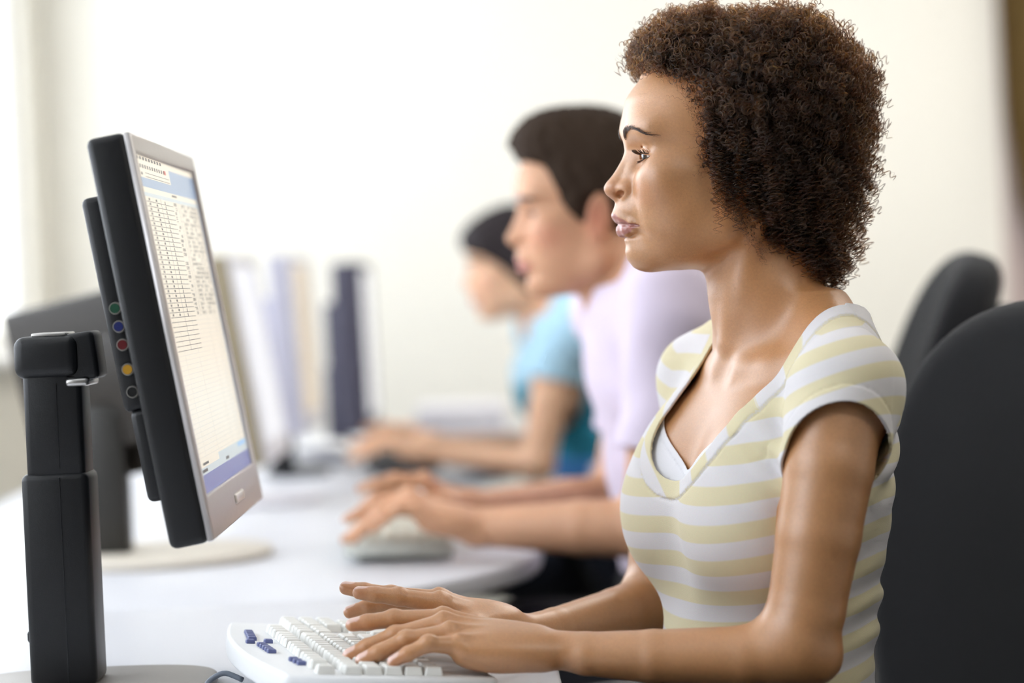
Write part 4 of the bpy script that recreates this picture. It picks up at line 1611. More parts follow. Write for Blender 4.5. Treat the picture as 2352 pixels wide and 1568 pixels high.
def woman_hair(body, V):
    rng = np.random.default_rng(11)
    hm = hair_mat('woman_hair', 0.75, 0.60, 0.32)
    q = HW.loc(V)
    on = (q[:, 0] < hairline(q[:, 2])) & (q[:, 2] > -92) & (q[:, 2] > -60 - 0.35 * (q[:, 0] + 20)) & (np.abs(q[:, 1]) < 77)
    ear = (np.abs(q[:, 1]) > 60) & (q[:, 0] > -12) & (q[:, 0] < 24) & (q[:, 2] < 34) & (q[:, 2] > -30)
    on &= ~ear
    idx = np.where(on)[0]
    # area-even sampling: thin out the finely meshed areas
    cell = np.floor(q[idx] / 2.2).astype(np.int64)
    _, first = np.unique(cell[:, 0] * 1000003 + cell[:, 1] * 1009 + cell[:, 2], return_index=True)
    idx = idx[first]
    N = 6000
    roots = q[rng.choice(idx, N, replace=len(idx) < N)] + rng.normal(0, 0.8, (N, 3))
    cen = np.array([-5, 0, 38.0])
    nrm = roots - cen
    low = np.clip((10 - roots[:, 2]) / 90, 0, 1)
    nrm[:, 2] -= low * 60
    nrm /= np.linalg.norm(nrm, axis=1)[:, None]
    nrm += rng.normal(0, 0.22, nrm.shape)
    frontal = np.clip((roots[:, 0] - 20) / 60, 0, 1)
    nrm[:, 2] += frontal * 0.35           # the fringe stands up before it falls
    nrm[:, 0] -= frontal * 0.10
    side = np.clip((np.abs(roots[:, 1]) - 45) / 20, 0, 1) * np.clip((75 - roots[:, 2]) / 40, 0, 1)
    nrm[:, 2] -= side * rng.uniform(0.3, 1.6, N)
    back = np.clip((-40 - roots[:, 0]) / 20, 0, 1) * np.clip((30 - roots[:, 2]) / 40, 0, 1)
    nrm[:, 2] -= back * rng.uniform(-0.3, 0.9, N)
    nrm /= np.linalg.norm(nrm, axis=1)[:, None]
    reach = rng.beta(2.6, 1.15, N)
    reach = 0.30 + 0.74 * reach
    steps = 26
    path = [roots]
    p = roots.copy()
    d0 = -envelope(p)
    step = np.clip(d0 * reach * (1.5 + 1.1 * side + 0.5 * back), 10, 130) / steps
    alive = np.ones(N, bool)
    lens = np.full(N, steps)
    g = np.array([0, 0, -1.0])
    drift = rng.normal(0, 1, (N, 3))
    for k in range(steps):
        t = k / steps
        d = nrm * (1 - 0.42 * t) + g * (0.85 * t * t) + drift * 0.16 * t
        d /= np.linalg.norm(d, axis=1)[:, None]
        p = p + d * step[:, None]
        path.append(p)
    path = np.stack(path, 1)
    ww = roots / 26.0
    clump = 7.0 * np.sin(ww[:, 0] * 2.1 + 1.7 * np.sin(ww[:, 2] * 1.3)) * np.sin(ww[:, 1] * 1.9 + ww[:, 2] * 1.6)
    lim = rng.uniform(-7, 5, N) + clump + np.where(rng.random(N) < 0.05, rng.uniform(3, 12, N), 0)
    inside = np.stack([envelope(path[:, k]) < lim for k in range(steps + 1)], 1)
    strands, radii = [], []
    for i in range(N):
        out = np.where(~inside[i])[0]
        n = out[0] if len(out) else steps + 1
        if n < 6:
            n = 6
        cl = path[i, :n]
        rh = rng.uniform(2.3, 4.6)
        pitch = rng.uniform(4.2, 7.2)
        ph, hd = rng.uniform(0, 6.28), rng.choice([-1, 1])
        for m in range(4):
            c = coil(cl + rng.normal(0, 0.25, 3), np.random.default_rng(i), rh * (0.91 + 0.06 * m), pitch, 8, ph + m * 0.20 + rng.normal(0, 0.1), hd)
            strands.append(HW.o + HW.s * (c @ HW.R))
            radii.append(rng.uniform(0.00014, 0.00024))
        if rng.random() < 0.16:      # frizz
            c = coil(cl + rng.normal(0, 1.5, 3), rng, rh * rng.uniform(1.2, 2.0), pitch * 1.7, 7)
            strands.append(HW.o + HW.s * (c @ HW.R))
            radii.append(0.00009)
    # locks that fall over the ears
    for k in range(620):
        b = 1 if k % 2 else -1
        r0 = np.array([rng.uniform(-56, 36), b * 70.0, rng.uniform(16, 66)])
        d = np.array([rng.normal(-0.1, 0.15), b * rng.uniform(0.25, 0.6), -0.4])
        t = np.linspace(0, 1, 14)[:, None]
        L = rng.uniform(38, 74)
        cl = r0 + d * L * 0.55 * t * (1.4 - t) + np.array([0, 0, -1]) * L * t * t
        rh, ph, hd, pt = rng.uniform(1.9, 4.2), rng.uniform(0, 6.28), rng.choice([-1, 1]), rng.uniform(4.6, 8.5)
        for m in range(2):
            c = coil(cl + rng.normal(0, 0.5, 3), rng, rh, pt, 9, ph + m * 0.55, hd)
            strands.append(HW.o + HW.s * (c @ HW.R))
            radii.append(rng.uniform(0.00020, 0.00034))
    # small curls along the front hairline
    for k in range(520):
        r0 = np.array([0, rng.uniform(-48, 48), 0.0])
        r0[2] = rng.uniform(99, 114) - 0.004 * r0[1]**2
        r0[0] = np.interp(r0[2] + 0.004 * r0[1]**2, [90, 101, 109, 117], [74, 83, 90, 86]) - 0.006 * r0[1]**2
        d = np.array([0.45, r0[1] / 70, 0.75]) + rng.normal(0, 0.25, 3)
        d /= np.linalg.norm(d)
        t = np.linspace(0, 1, 12)[:, None]
        L = rng.uniform(7, 20)
        cl = r0 + d * L * t + np.array([0.1, 0, -0.6]) * L * t * t
        rh, ph, hd, pt = rng.uniform(1.6, 3.6), rng.uniform(0, 6.28), rng.choice([-1, 1]), rng.uniform(4.2, 8)
        for m in range(2):
            c = coil(cl + rng.normal(0, 0.4, 3), rng, rh, pt, 9, ph + m * 0.55, hd)
            strands.append(HW.o + HW.s * (c @ HW.R))
            radii.append(rng.uniform(0.00014, 0.00028))
    # baby hair along the hairline
    edge = np.where((q[:, 0] < hairline(q[:, 2]) + 6) & (q[:, 0] > hairline(q[:, 2]) - 4) & (q[:, 2] > -85) & (q[:, 2] < 118) & (np.abs(q[:, 1]) < 76))[0]
    for r0 in q[rng.choice(edge, 900)]:
        d = (r0 - cen)
        d /= np.linalg.norm(d)
        d = d * 0.5 + np.array([-0.35, 0, 0.2]) + rng.normal(0, 0.35, 3)
        d /= np.linalg.norm(d)
        L = rng.uniform(7, 18)
        cl = r0 + d * np.linspace(0, L, 8)[:, None]
        c = coil(cl, rng, rng.uniform(0.8, 2.2), rng.uniform(4, 8), 7)
        strands.append(HW.o + HW.s * (c @ HW.R))
        radii.append(0.00008)
    h = curves_obj('hair', strands, radii, hm, body)
    tag(h, 'dark brown afro of tight springy curls', kind='stuff')
    # the dense mass of hair close to the scalp
    ops = [U(p_ell(HW, (14, 0, 48), (118, 94, 102)), 0.001), U(p_ell(HW, (-40, 0, -35), (52, 62, 62)), 0.03)]

    def region(P):
        x = HW.loc(P)
        return ((x[:, 0] - hairline(x[:, 2]) + 3 + 0.18 * np.maximum(np.abs(x[:, 1]) - 60, 0)) * 0.0007).astype(np.float32)

    def env(P):
        return ((envelope(HW.loc(P)) + 17) * 0.001).astype(np.float32)

    def lumps(P):
        x = P * 260.0
        return (0.0035 * (np.sin(x[:, 0] + 2 * np.sin(x[:, 2] * 0.7)) * np.sin(x[:, 1] * 1.1 + x[:, 2] * 0.4) * np.sin(x[:, 2] * 0.9 + 1.3))).astype(np.float32)
    ops += [X(region, 0.012), X(env, 0.01), D(lumps, 0.004)]
    Vc, Qc = polygonise(ops, axis_grid([(0.08, 0.40, 0.004)]), axis_grid([(2.06, 2.34, 0.004)]), axis_grid([(1.05, 1.38, 0.004)]))
    core = mat('hair_core', (0.012, 0.007, 0.0045), 0.9, noise=0.4, nscale=120, bump=1.0, bscale=300, spec=0.1)
    link('hair_mass', mesh_np('hair_mass', Vc, Qc), core, body, True)
    # brows and lashes
    face = np.where((q[:, 0] > 60) & (np.abs(q[:, 1]) < 62) & (q[:, 2] > 0) & (q[:, 2] < 70))[0]
    fq = q[face]

    def on_face(b, c):
        d = (fq[:, 1] - b)**2 + (fq[:, 2] - c)**2
        near = np.where(d < 2.2**2)[0]
        if len(near) == 0:
            near = np.array([d.argmin()])
        return np.array([fq[near, 0].max(), b, c])
    brow, br, lash, lr = [], [], [], []
    for b in (1, -1):
        for k in range(330):
            t = rng.random()**1.5
            bb = 12.5 + 41 * t
            cc = np.interp(t, [0, 0.25, 0.55, 0.8, 1], [36.6, 41.0, 44.4, 42.0, 36.0])
            wd = np.interp(t, [0, 0.12, 0.5, 1], [3.0, 3.6, 2.0, 0.6])
            off = rng.uniform(-1, 1)
            r0 = on_face(b * bb, cc + off * wd)
            ang = np.interp(t, [0, 0.2, 0.5, 1], [75, 48, 14, -22]) + rng.normal(0, 10) - off * 14
            L = np.interp(t, [0, 0.3, 1], [5.5, 7.0, 5.0])
            e = on_face(b * (bb + L * math.cos(rad(ang))), cc + off * wd + L * math.sin(rad(ang)))
            m = 0.5 * (r0 + e) + np.array([0.7, 0, 0])
            c = np.stack([r0, m, e + np.array([0.4, 0, 0])])
            brow.append(HW.o + HW.s * (c @ HW.R))
            br.append(0.00011)
        E = np.array([85.0, b * 31.5, 17.8])
        for upper in (True, False):
            el = rad(9.5) if upper else rad(-23.5)
            n = 150 if upper else 60
            for k in range(n):
                th = rad(rng.uniform(-66, 74))          # towards the outer corner when positive
                r_ = 9.0
                for _ in range(12):
                    v = np.array([1.8 + r_ * math.cos(th), b * r_ * math.sin(th), r_ * math.cos(th) * math.tan(el)])
                    r_ *= 13.6 / np.linalg.norm(v)
                base = E + v
                outd = np.array([math.cos(th * 0.75), b * math.sin(th * 0.75), 0])
                L = (7.0 if upper else 3.8) * rng.uniform(0.7, 1.1)
                up = (-0.12, 0.62) if upper else (-0.55, -0.10)
                c = np.stack([base + outd * L * x + np.array([0, 0, 1]) * L * (up[0] * x + up[1] * x * x) for x in (0, 0.33, 0.66, 1.0)])
                c += np.linspace(0, 1, 4)[:, None] * rng.normal(0, 0.6, 3)
                lash.append(HW.o + HW.s * (c @ HW.R))
                lr.append(0.00017)
    dark = hair_mat('brow_hair', 0.93, 0.3)
    curves_obj('eyebrows', brow, br, dark, body)
    curves_obj('eyelashes', lash, lr, hair_mat('lash_hair', 1.0, 0.2), body)


def woman():
    skin = skin_mat('woman_skin', srgb(197, 142, 94), srgb(176, 108, 96), srgb(236, 200, 188), srgb(200, 122, 88), 0.42, 0.9, 0.55)
    ops = woman_torso_ops() + [D(const(0.0066), 0)]
    # collar bones and the hollow between them
    for b in (1, -1):
        ops.append(U(p_chain(TW, [(0.038, b * 0.018, 1.008), (0.024, b * 0.055, 1.010), (0.0, b * 0.09, 1.010)], [0.006, 0.0055, 0.005], 0.01), 0.022))
    ops.append(S(p_ell(TW, (0.058, 0, 1.024), (0.016, 0.014, 0.018)), 0.02))
    # near arm
    W = WORLD
    ops.append(U(p_chain(W, [(0.291, 2.032, 0.985), (0.279, 2.012, 0.925), (0.266, 2.004, 0.865), (0.252, 2.0, 0.80), (0.240, 2.0, 0.768)],
                         [0.043, 0.0400, 0.0375, 0.0345, 0.0315], 0.004), 0.025))
    ops.append(U(p_chain(W, [(0.240, 2.0, 0.766), (0.195, 2.002, 0.760), (0.115, 2.012, 0.762), (0.055, 2.02, 0.766), (0.012, 2.028, 0.7725), (-0.022, 2.030, 0.778)],
                         [0.0315, 0.0275, 0.0240, 0.0192, 0.0160, 0.0135], 0.003, ((0, 1, 0), 1.18)), 0.02))
    ops.append(U(p_ell(W, (0.262, 1.998, 0.757), (0.018, 0.02, 0.018)), 0.02))
    # far arm
    ops.append(U(p_chain(W, [(0.212, 2.342, 0.980), (0.182, 2.356, 0.90), (0.150, 2.360, 0.81), (0.138, 2.356, 0.765)],
                         [0.043, 0.039, 0.036, 0.031], 0.004), 0.025))
    ops.append(U(p_chain(W, [(0.138, 2.356, 0.762), (0.095, 2.30, 0.758), (0.03, 2.215, 0.760), (-0.008, 2.165, 0.765), (-0.035, 2.152, 0.778)],
                         [0.031, 0.0275, 0.020, 0.0150, 0.0130], 0.003), 0.02))
    nails = []

    ops += hand_ops('near', (0, 0, 0), 1.0, nails)
    ops += hand_ops('far', (0, 0, 0), 1.0, nails)
    ops += head_ops(HW, dict(nose=1.0))
    gx = axis_grid([(-0.19, -0.04, 0.0013), (-0.04, 0.085, 0.0022), (0.085, 0.165, 0.0011), (0.165, 0.40, 0.0024)])
    gy = axis_grid([(1.93, 1.97, 0.0025), (1.97, 2.13, 0.0015), (2.13, 2.275, 0.0012), (2.275, 2.43, 0.0028)])
    gz = axis_grid([(0.56, 0.74, 0.004), (0.74, 0.83, 0.0013), (0.83, 1.09, 0.0026), (1.09, 1.27, 0.0011), (1.27, 1.34, 0.0035)])
    V, Q = polygonise(ops, gx, gy, gz)
    k = 1.012
    lips = lip_mask(HW, V)
    prof = [(97.3, 86.2), (85.9, 96), (75.6, 103.3), (63.4, 106.7), (50, 109), (42.4, 109.4), (33.4, 107.9), (24, 107), (15.3, 110.8), (4.9, 117.2),
            (-3.7, 124.5), (-8.2, 128.3), (-12.9, 128.7), (-17.6, 126.6), (-22.1, 121.7), (-24.8, 118), (-29.8, 119), (-35.6, 122.7), (-39.5, 122.4),
            (-46.1, 117.1), (-49.8, 118.6), (-55, 118.3), (-59.8, 114.7), (-63, 110.2), (-68.1, 109.7), (-74.4, 110.4), (-82.6, 108), (-88.4, 101.4)]
    V = profile_warp(HW, V, [(c, a * k) for c, a in prof], -84, 95)
    me = mesh_np('person', V, Q)
    P = V
    q = HW.loc(P)
    attr(me, 'lip', lips)
    bl = np.exp(-(((q[:, 0] - 86) / 20)**2 + ((np.abs(q[:, 1]) - 42) / 16)**2 + ((q[:, 2] + 14) / 16)**2)) * 0.45
    bl += np.exp(-(((q[:, 0] - 122) / 12)**2 + (q[:, 1] / 16)**2 + ((q[:, 2] + 12) / 10)**2)) * 0.4
    nm = np.zeros(len(P))
    for tip, dip, r, dors in nails:
        ax = (tip - dip) / np.linalg.norm(tip - dip)
        dd = dors - ax * (dors @ ax)
        dd /= np.linalg.norm(dd)
        sd = np.cross(ax, dd)
        x = P - tip
        u, vv, ww = x @ ax, x @ sd, x @ dd
        e = (np.abs((u + 0.0012) / 0.0070)**3 + np.abs(vv / (r * 0.78))**3)**(1 / 3)
        nm = np.maximum(nm, (1 - sstep(e, 0.85, 1.05)) * (ww > r * 0.15))
        bl += 0.30 * np.exp(-((x**2).sum(1)) / 0.012**2)
    attr(me, 'blush', np.clip(bl, 0, 1))
    attr(me, 'nail', nm)
    attr(me, 'freckle', np.exp(-(((q[:, 0] - 75) / 34)**2 + ((q[:, 2] + 15) / 34)**2)))
    body = link('person', me, skin, None, True)
    tag(body, 'curly haired woman in a striped top typing at the nearest desk', 'person', 'people typing in a row')
    for b in (1, -1):
        eyeball(HW, b, body, gaze=(17, -5))
    woman_hair(body, V)
    return body


def stripes_mat(name, ca, cb, period, duty=0.5):
    """knit jersey with woven stripes; 'stripe' is the length along the cloth"""
    m, nt, b = new_mat(name)
    N, L = nt.nodes, nt.links
    a = N.new('ShaderNodeAttribute')
    a.attribute_name = 'stripe'
    d = N.new('ShaderNodeMath')
    d.operation = 'DIVIDE'
    d.inputs[1].default_value = period
    L.new(a.outputs['Fac'], d.inputs[0])
    f = N.new('ShaderNodeMath')
    f.operation = 'FRACT'
    L.new(d.outputs[0], f.inputs[0])
    rp = N.new('ShaderNodeValToRGB')
    e = rp.color_ramp.elements
    e[0].position, e[0].color = 0.0, cb
    e[1].position, e[1].color = 1.0, ca
    for pos, c in ((0.02, ca), (duty, ca), (duty + 0.03, cb), (0.985, cb)):
        x = e.new(pos)
        x.color = c
    L.new(f.outputs[0], rp.inputs['Fac'])
    tc = N.new('ShaderNodeTexCoord')
    n = N.new('ShaderNodeTexNoise')
    n.inputs['Scale'].default_value = 700
    n.inputs['Detail'].default_value = 3
    L.new(tc.outputs['Object'], n.inputs['Vector'])
    mx = N.new('ShaderNodeMix')
    mx.data_type = 'RGBA'
    mx.blend_type = 'MULTIPLY'
    mx.inputs['Factor'].default_value = 0.10
    L.new(rp.outputs['Color'], mx.inputs['A'])
    L.new(n.outputs['Color'], mx.inputs['B'])
    L.new(mx.outputs['Result'], b.inputs['Base Color'])
    wv = N.new('ShaderNodeTexWave')
    wv.bands_direction = 'Z'
    wv.inputs['Scale'].default_value = 420
    wv.inputs['Distortion'].default_value = 3
    wv.inputs['Detail'].default_value = 2
    L.new(tc.outputs['Object'], wv.inputs['Vector'])
    bp = N.new('ShaderNodeBump')
    bp.inputs['Strength'].default_value = 0.22
    bp.inputs['Distance'].default_value = 0.0005
    L.new(wv.outputs['Fac'], bp.inputs['Height'])
    L.new(bp.outputs['Normal'], b.inputs['Normal'])
    b.inputs['Roughness'].default_value = 0.9
    b.inputs['Specular IOR Level'].default_value = 0.15
    b.inputs['Sheen Weight'].default_value = 0.2
    return m


def neck_cut(tf):
    """signed distance of the scooped neck opening (torso frame, metres)"""
    def f(P):
        q = tf.loc(P)
        a, b, z = q[:, 0], q[:, 1], q[:, 2]
        # front scoop: distance to a tapered vertical capsule in the (b, z) plane
        z0, z1, r0, r1 = 0.974, 1.07, 0.067, 0.086
        b = b - 0.001 - 0.016 * sstep(z, 0.90, 1.02)
        t = np.clip((z - z0) / (z1 - z0), 0, 1)
        zz = z - (z0 + t * (z1 - z0))
        d1 = np.sqrt(b * b + zz * zz) - (r0 + (r1 - r0) * t)
        d1 = np.maximum(d1, -(a + 0.030) * 0.8)
        # round the neck
        d2 = np.sqrt((a + 0.022)**2 + (b * 0.92)**2) - 0.076
        d2 = np.maximum(d2, (1.052 - z + 0.25 * (a + 0.03)) * 0.9)
        return np.minimum(d1, d2).astype(np.float32)
    return f


def woman_clothes(body):
    W = WORLD
    base = woman_torso_ops()
    base.append(U(p_chain(W, [(0.292, 2.030, 0.988), (0.286, 2.010, 0.950), (0.280, 2.006, 0.925)], [0.0455, 0.0435, 0.0425], 0.02), 0.022))
    base.append(U(p_chain(W, [(0.213, 2.342, 0.985), (0.200, 2.352, 0.94), (0.196, 2.356, 0.92)], [0.044, 0.043, 0.043], 0.02), 0.022))
    cut = neck_cut(TW)

    def folds(P):
        q = TW.loc(P)
        a, b, z = q[:, 0], q[:, 1], q[:, 2]
        # creases at the back of the waist
        wst = np.exp(-((z - 0.775) / 0.055)**2) * sstep(-a, -0.02, 0.05)
        ph = z * 190 + a * 60 + 2.2 * np.sin(b * 30 + 0.6)
        f = -0.0042 * wst * np.sin(ph) * (0.7 + 0.3 * np.sin(b * 55))
        # soft pulls from the armpit across the chest
        arm = np.exp(-(((a - 0.03) / 0.05)**2 + ((b - 0.115) / 0.05)**2 + ((z - 0.92) / 0.05)**2))
        f += -0.0052 * arm * np.sin((z - 0.55 * a + 0.5 * b) * 170)
        blad = np.exp(-(((a + 0.08) / 0.06)**2 + ((b - 0.09) / 0.07)**2 + ((z - 0.93) / 0.05)**2))
        f += -0.0030 * blad * np.sin((z + 0.5 * b) * 150)
        f += -0.0012 * np.sin(z * 60 + a * 40) * np.sin(b * 45 + 1.0)
        # bands stand proud of the cloth: neck rib and sleeve hem
        dc = cut(P)
        f -= 0.0011 * (1 - sstep(dc, 0.0165, 0.0180))
        f += 0.0012 * np.exp(-((dc - 0.0185) / 0.0012)**2)
        hm = pn(P)
        on = (b > 0.118) & (z > 0.915)
        f -= 0.0008 * sstep(hm, -0.0150, -0.0140) * on
        f += 0.0010 * np.exp(-((hm + 0.0155) / 0.0011)**2) * on
        # shoulder seam of the sleeve
        sm = np.abs(b - 0.148 + 0.35 * np.abs(a)) + (z < 0.93) * 1.0
        f += 0.0009 * np.exp(-(sm / 0.0014)**2)
        return f.astype(np.float32)
    pn = p_plane((0.2897, 1.966, 0.999), (0.02, -0.86, -0.51))
    far = p_plane((0.185, 2.395, 0.955), (-0.1, 0.5, -0.85))

    def hem_near(P):
        q = TW.loc(P)
        return np.maximum(np.maximum(-pn(P), 0.151 - q[:, 1]), np.minimum(0.90 - P[:, 2], 0.172 - q[:, 1])).astype(np.float32)

    def hem_far(P):
        q = TW.loc(P)
        return np.maximum(np.maximum(-far(P), 0.145 + q[:, 1]), np.minimum(0.89 - P[:, 2], 0.165 + q[:, 1])).astype(np.float32)

    def hem(P):
        return -np.minimum(hem_near(P), hem_far(P))

    def g(P):
        return np.minimum(cut(P), np.minimum(hem_near(P), hem_far(P)))
    V, Q = polygonise(base + [D(folds, 0.006)], axis_grid([(0.09, 0.385, 0.0019)]), axis_grid([(1.935, 2.45, 0.0019)]),
                      axis_grid([(0.60, 0.70, 0.004), (0.70, 1.09, 0.0019)]), relax=2)
    V, Q, nv = cut_shell(V, Q, g, 0.0026, 0.0019)
    me = mesh_np('striped_top', V, Q)
    q = TW.loc(V)
    # stripe coordinate: height, tilted as the cloth hangs over bust and shoulder
    st = q[:, 2] + 0.16 * np.clip(q[:, 0], -0.05, 0.14) + 0.05 * np.maximum(q[:, 0] - 0.06, 0) - 0.35 * np.maximum(np.abs(q[:, 1]) - 0.135, 0) * (q[:, 2] > 0.93)
    dc = cut(V)
    st = np.where(dc < 0.0172, 0.30 + 0.5 * q[:, 2] + 0.4 * q[:, 1], st)
    attr(me, 'stripe', st + 0.0105)
    m = stripes_mat('striped_jersey', srgb(230, 227, 229), srgb(229, 219, 183), 0.0335, 0.5)
    top = link('striped_top', me, m, body, True)
    tag(top, 'white and pale yellow striped scoop neck top with cap sleeves')
    # white camisole under the top
    cbase = woman_torso_ops()

    def vneck(P):
        q = TW.loc(P)
        b, z = q[:, 1], q[:, 2]
        v = ((0.916 + 0.62 * np.abs(b - 0.006)) - z) * 0.85
        return v, b, z, q[:, 0]

    def rib(P):
        v = vneck(P)[0]
        return (0.0046 - 0.0006 * (1 - sstep(v, 0.0055, 0.0065)) + 0.0006 * np.exp(-((v - 0.0068) / 0.0007)**2)).astype(np.float32)

    def cg(P):
        v, b, z, a = vneck(P)
        return np.minimum(np.minimum(v, 0.085 - np.abs(b)), np.minimum(z - 0.865, a - 0.02)).astype(np.float32)
    V, Q = polygonise(cbase + [D(rib, 0.001)], axis_grid([(0.09, 0.25, 0.0017)]), axis_grid([(2.0, 2.36, 0.0017)]), axis_grid([(0.85, 0.985, 0.0017)]), relax=2)
    V, Q, _ = cut_shell(V, Q, cg, 0.0008, 0.0017)
    link('camisole', mesh_np('camisole', V, Q), cloth_mat('white_cotton', srgb(240, 240, 246)), body, True)
    # trousers
    lo = [U(p_loft(TW, [0.43, 0.50, 0.60, 0.66], [0.02, 0.01, 0, 0.01], [0] * 4, [0.13, 0.13, 0.115, 0.105], [0.12, 0.125, 0.12, 0.112], [0.18, 0.18, 0.165, 0.13]), 0.01)]
    for b in (1, -1):
        lo.append(U(p_chain(TW, [(0.02, b * 0.09, 0.53), (0.22, b * 0.10, 0.53), (0.42, b * 0.105, 0.53), (0.44, b * 0.105, 0.30), (0.42, b * 0.105, 0.07)],
                            [0.085, 0.078, 0.062, 0.055, 0.042], 0.03), 0.04))
    V, Q = polygonise(lo, axis_grid([(-0.35, 0.45, 0.007)]), axis_grid([(1.80, 2.48, 0.007)]), axis_grid([(0.05, 0.68, 0.007)]))
    link('trousers', mesh_np('trousers', V, Q), cloth_mat('dark_denim', srgb(38, 44, 62)), body, True)
    for b in (1, -1):
        sh = [U(p_cap(TW, (0.40, b * 0.105, 0.045), (0.53, b * 0.115, 0.035), 0.045, 0.035, ((0, 0, 1), 0.8)), 0.01), X(p_plane((0, 0, 0.002), (0, 0, -1)), 0.004)]
        V, Q = polygonise(sh, axis_grid([(-0.45, 0.1, 0.006)]), axis_grid([(1.75, 2.25, 0.006)]), axis_grid([(-0.01, 0.12, 0.006)]))
        link('shoe', mesh_np('shoe', V, Q), mat('shoe_leather', srgb(40, 34, 32), 0.4), body, True)


WOMAN = woman()
woman_clothes(WOMAN)


# ------------------------------------------------------------------ the two people farther along the row
def hair_cap_man(fr):
    def region(P):
        x = fr.loc(P)
        hl = np.interp(x[:, 2], [-75, -40, -12, 0, 11, 40, 68, 80, 88, 96, 108, 125], [-60, -30, 10, 38, 50, 62, 70, 78, 98, 106, 112, 160])
        return ((x[:, 0] - hl) * 0.75 * fr.s).astype(np.float32)

    def lumps(P):
        x = fr.loc(P) * 0.16
        return (0.0022 * np.sin(x[:, 0] * 1.3 + np.sin(x[:, 2])) * np.sin(x[:, 1] * 1.7 + x[:, 2] * 0.6)).astype(np.float32)
    return [U(p_ell(fr, (14, 0, 52), (104, 80, 102)), 0.001), U(p_ell(fr, (62, 0, 104), (52, 58, 46)), 0.03),
            U(p_cap(fr, (42, 62, 20), (38, 62, -12), 8, 5), 0.006), U(p_cap(fr, (42, -62, 20), (38, -62, -12), 8, 5), 0.006),
            X(region, 0.008), S(p_ell(fr, (12, 80, 2), (23, 18, 34)), 0.004), S(p_ell(fr, (12, -80, 2), (23, 18, 34)), 0.004), D(lumps, 0.003)]


def hair_bob(fr):
    def region(P):
        x = fr.loc(P)
        hl = np.interp(x[:, 2], [-75, -40, -10, 10, 30, 40, 48, 56, 90, 112], [-10, 12, 30, 46, 68, 82, 98, 112, 124, 160])
        return ((x[:, 0] - hl) * 0.75 * fr.s).astype(np.float32)

    def lumps(P):
        x = fr.loc(P) * 0.12
        return (0.002 * np.sin(x[:, 1] * 2.2 + np.sin(x[:, 2] * 0.8))).astype(np.float32)
    return [U(p_ell(fr, (12, 0, 46), (106, 85, 92)), 0.001), U(p_ell(fr, (-10, 0, 0), (70, 84, 72)), 0.03), U(p_ell(fr, (74, 0, 66), (46, 60, 40)), 0.03),
            X(region, 0.008),
            U(p_chain(fr, [(-48, 10, -30), (-84, 14, -62), (-118, 22, -88), (-150, 32, -108)], [34, 30, 24, 12], 0.02), 0.02), D(lumps, 0.003)]


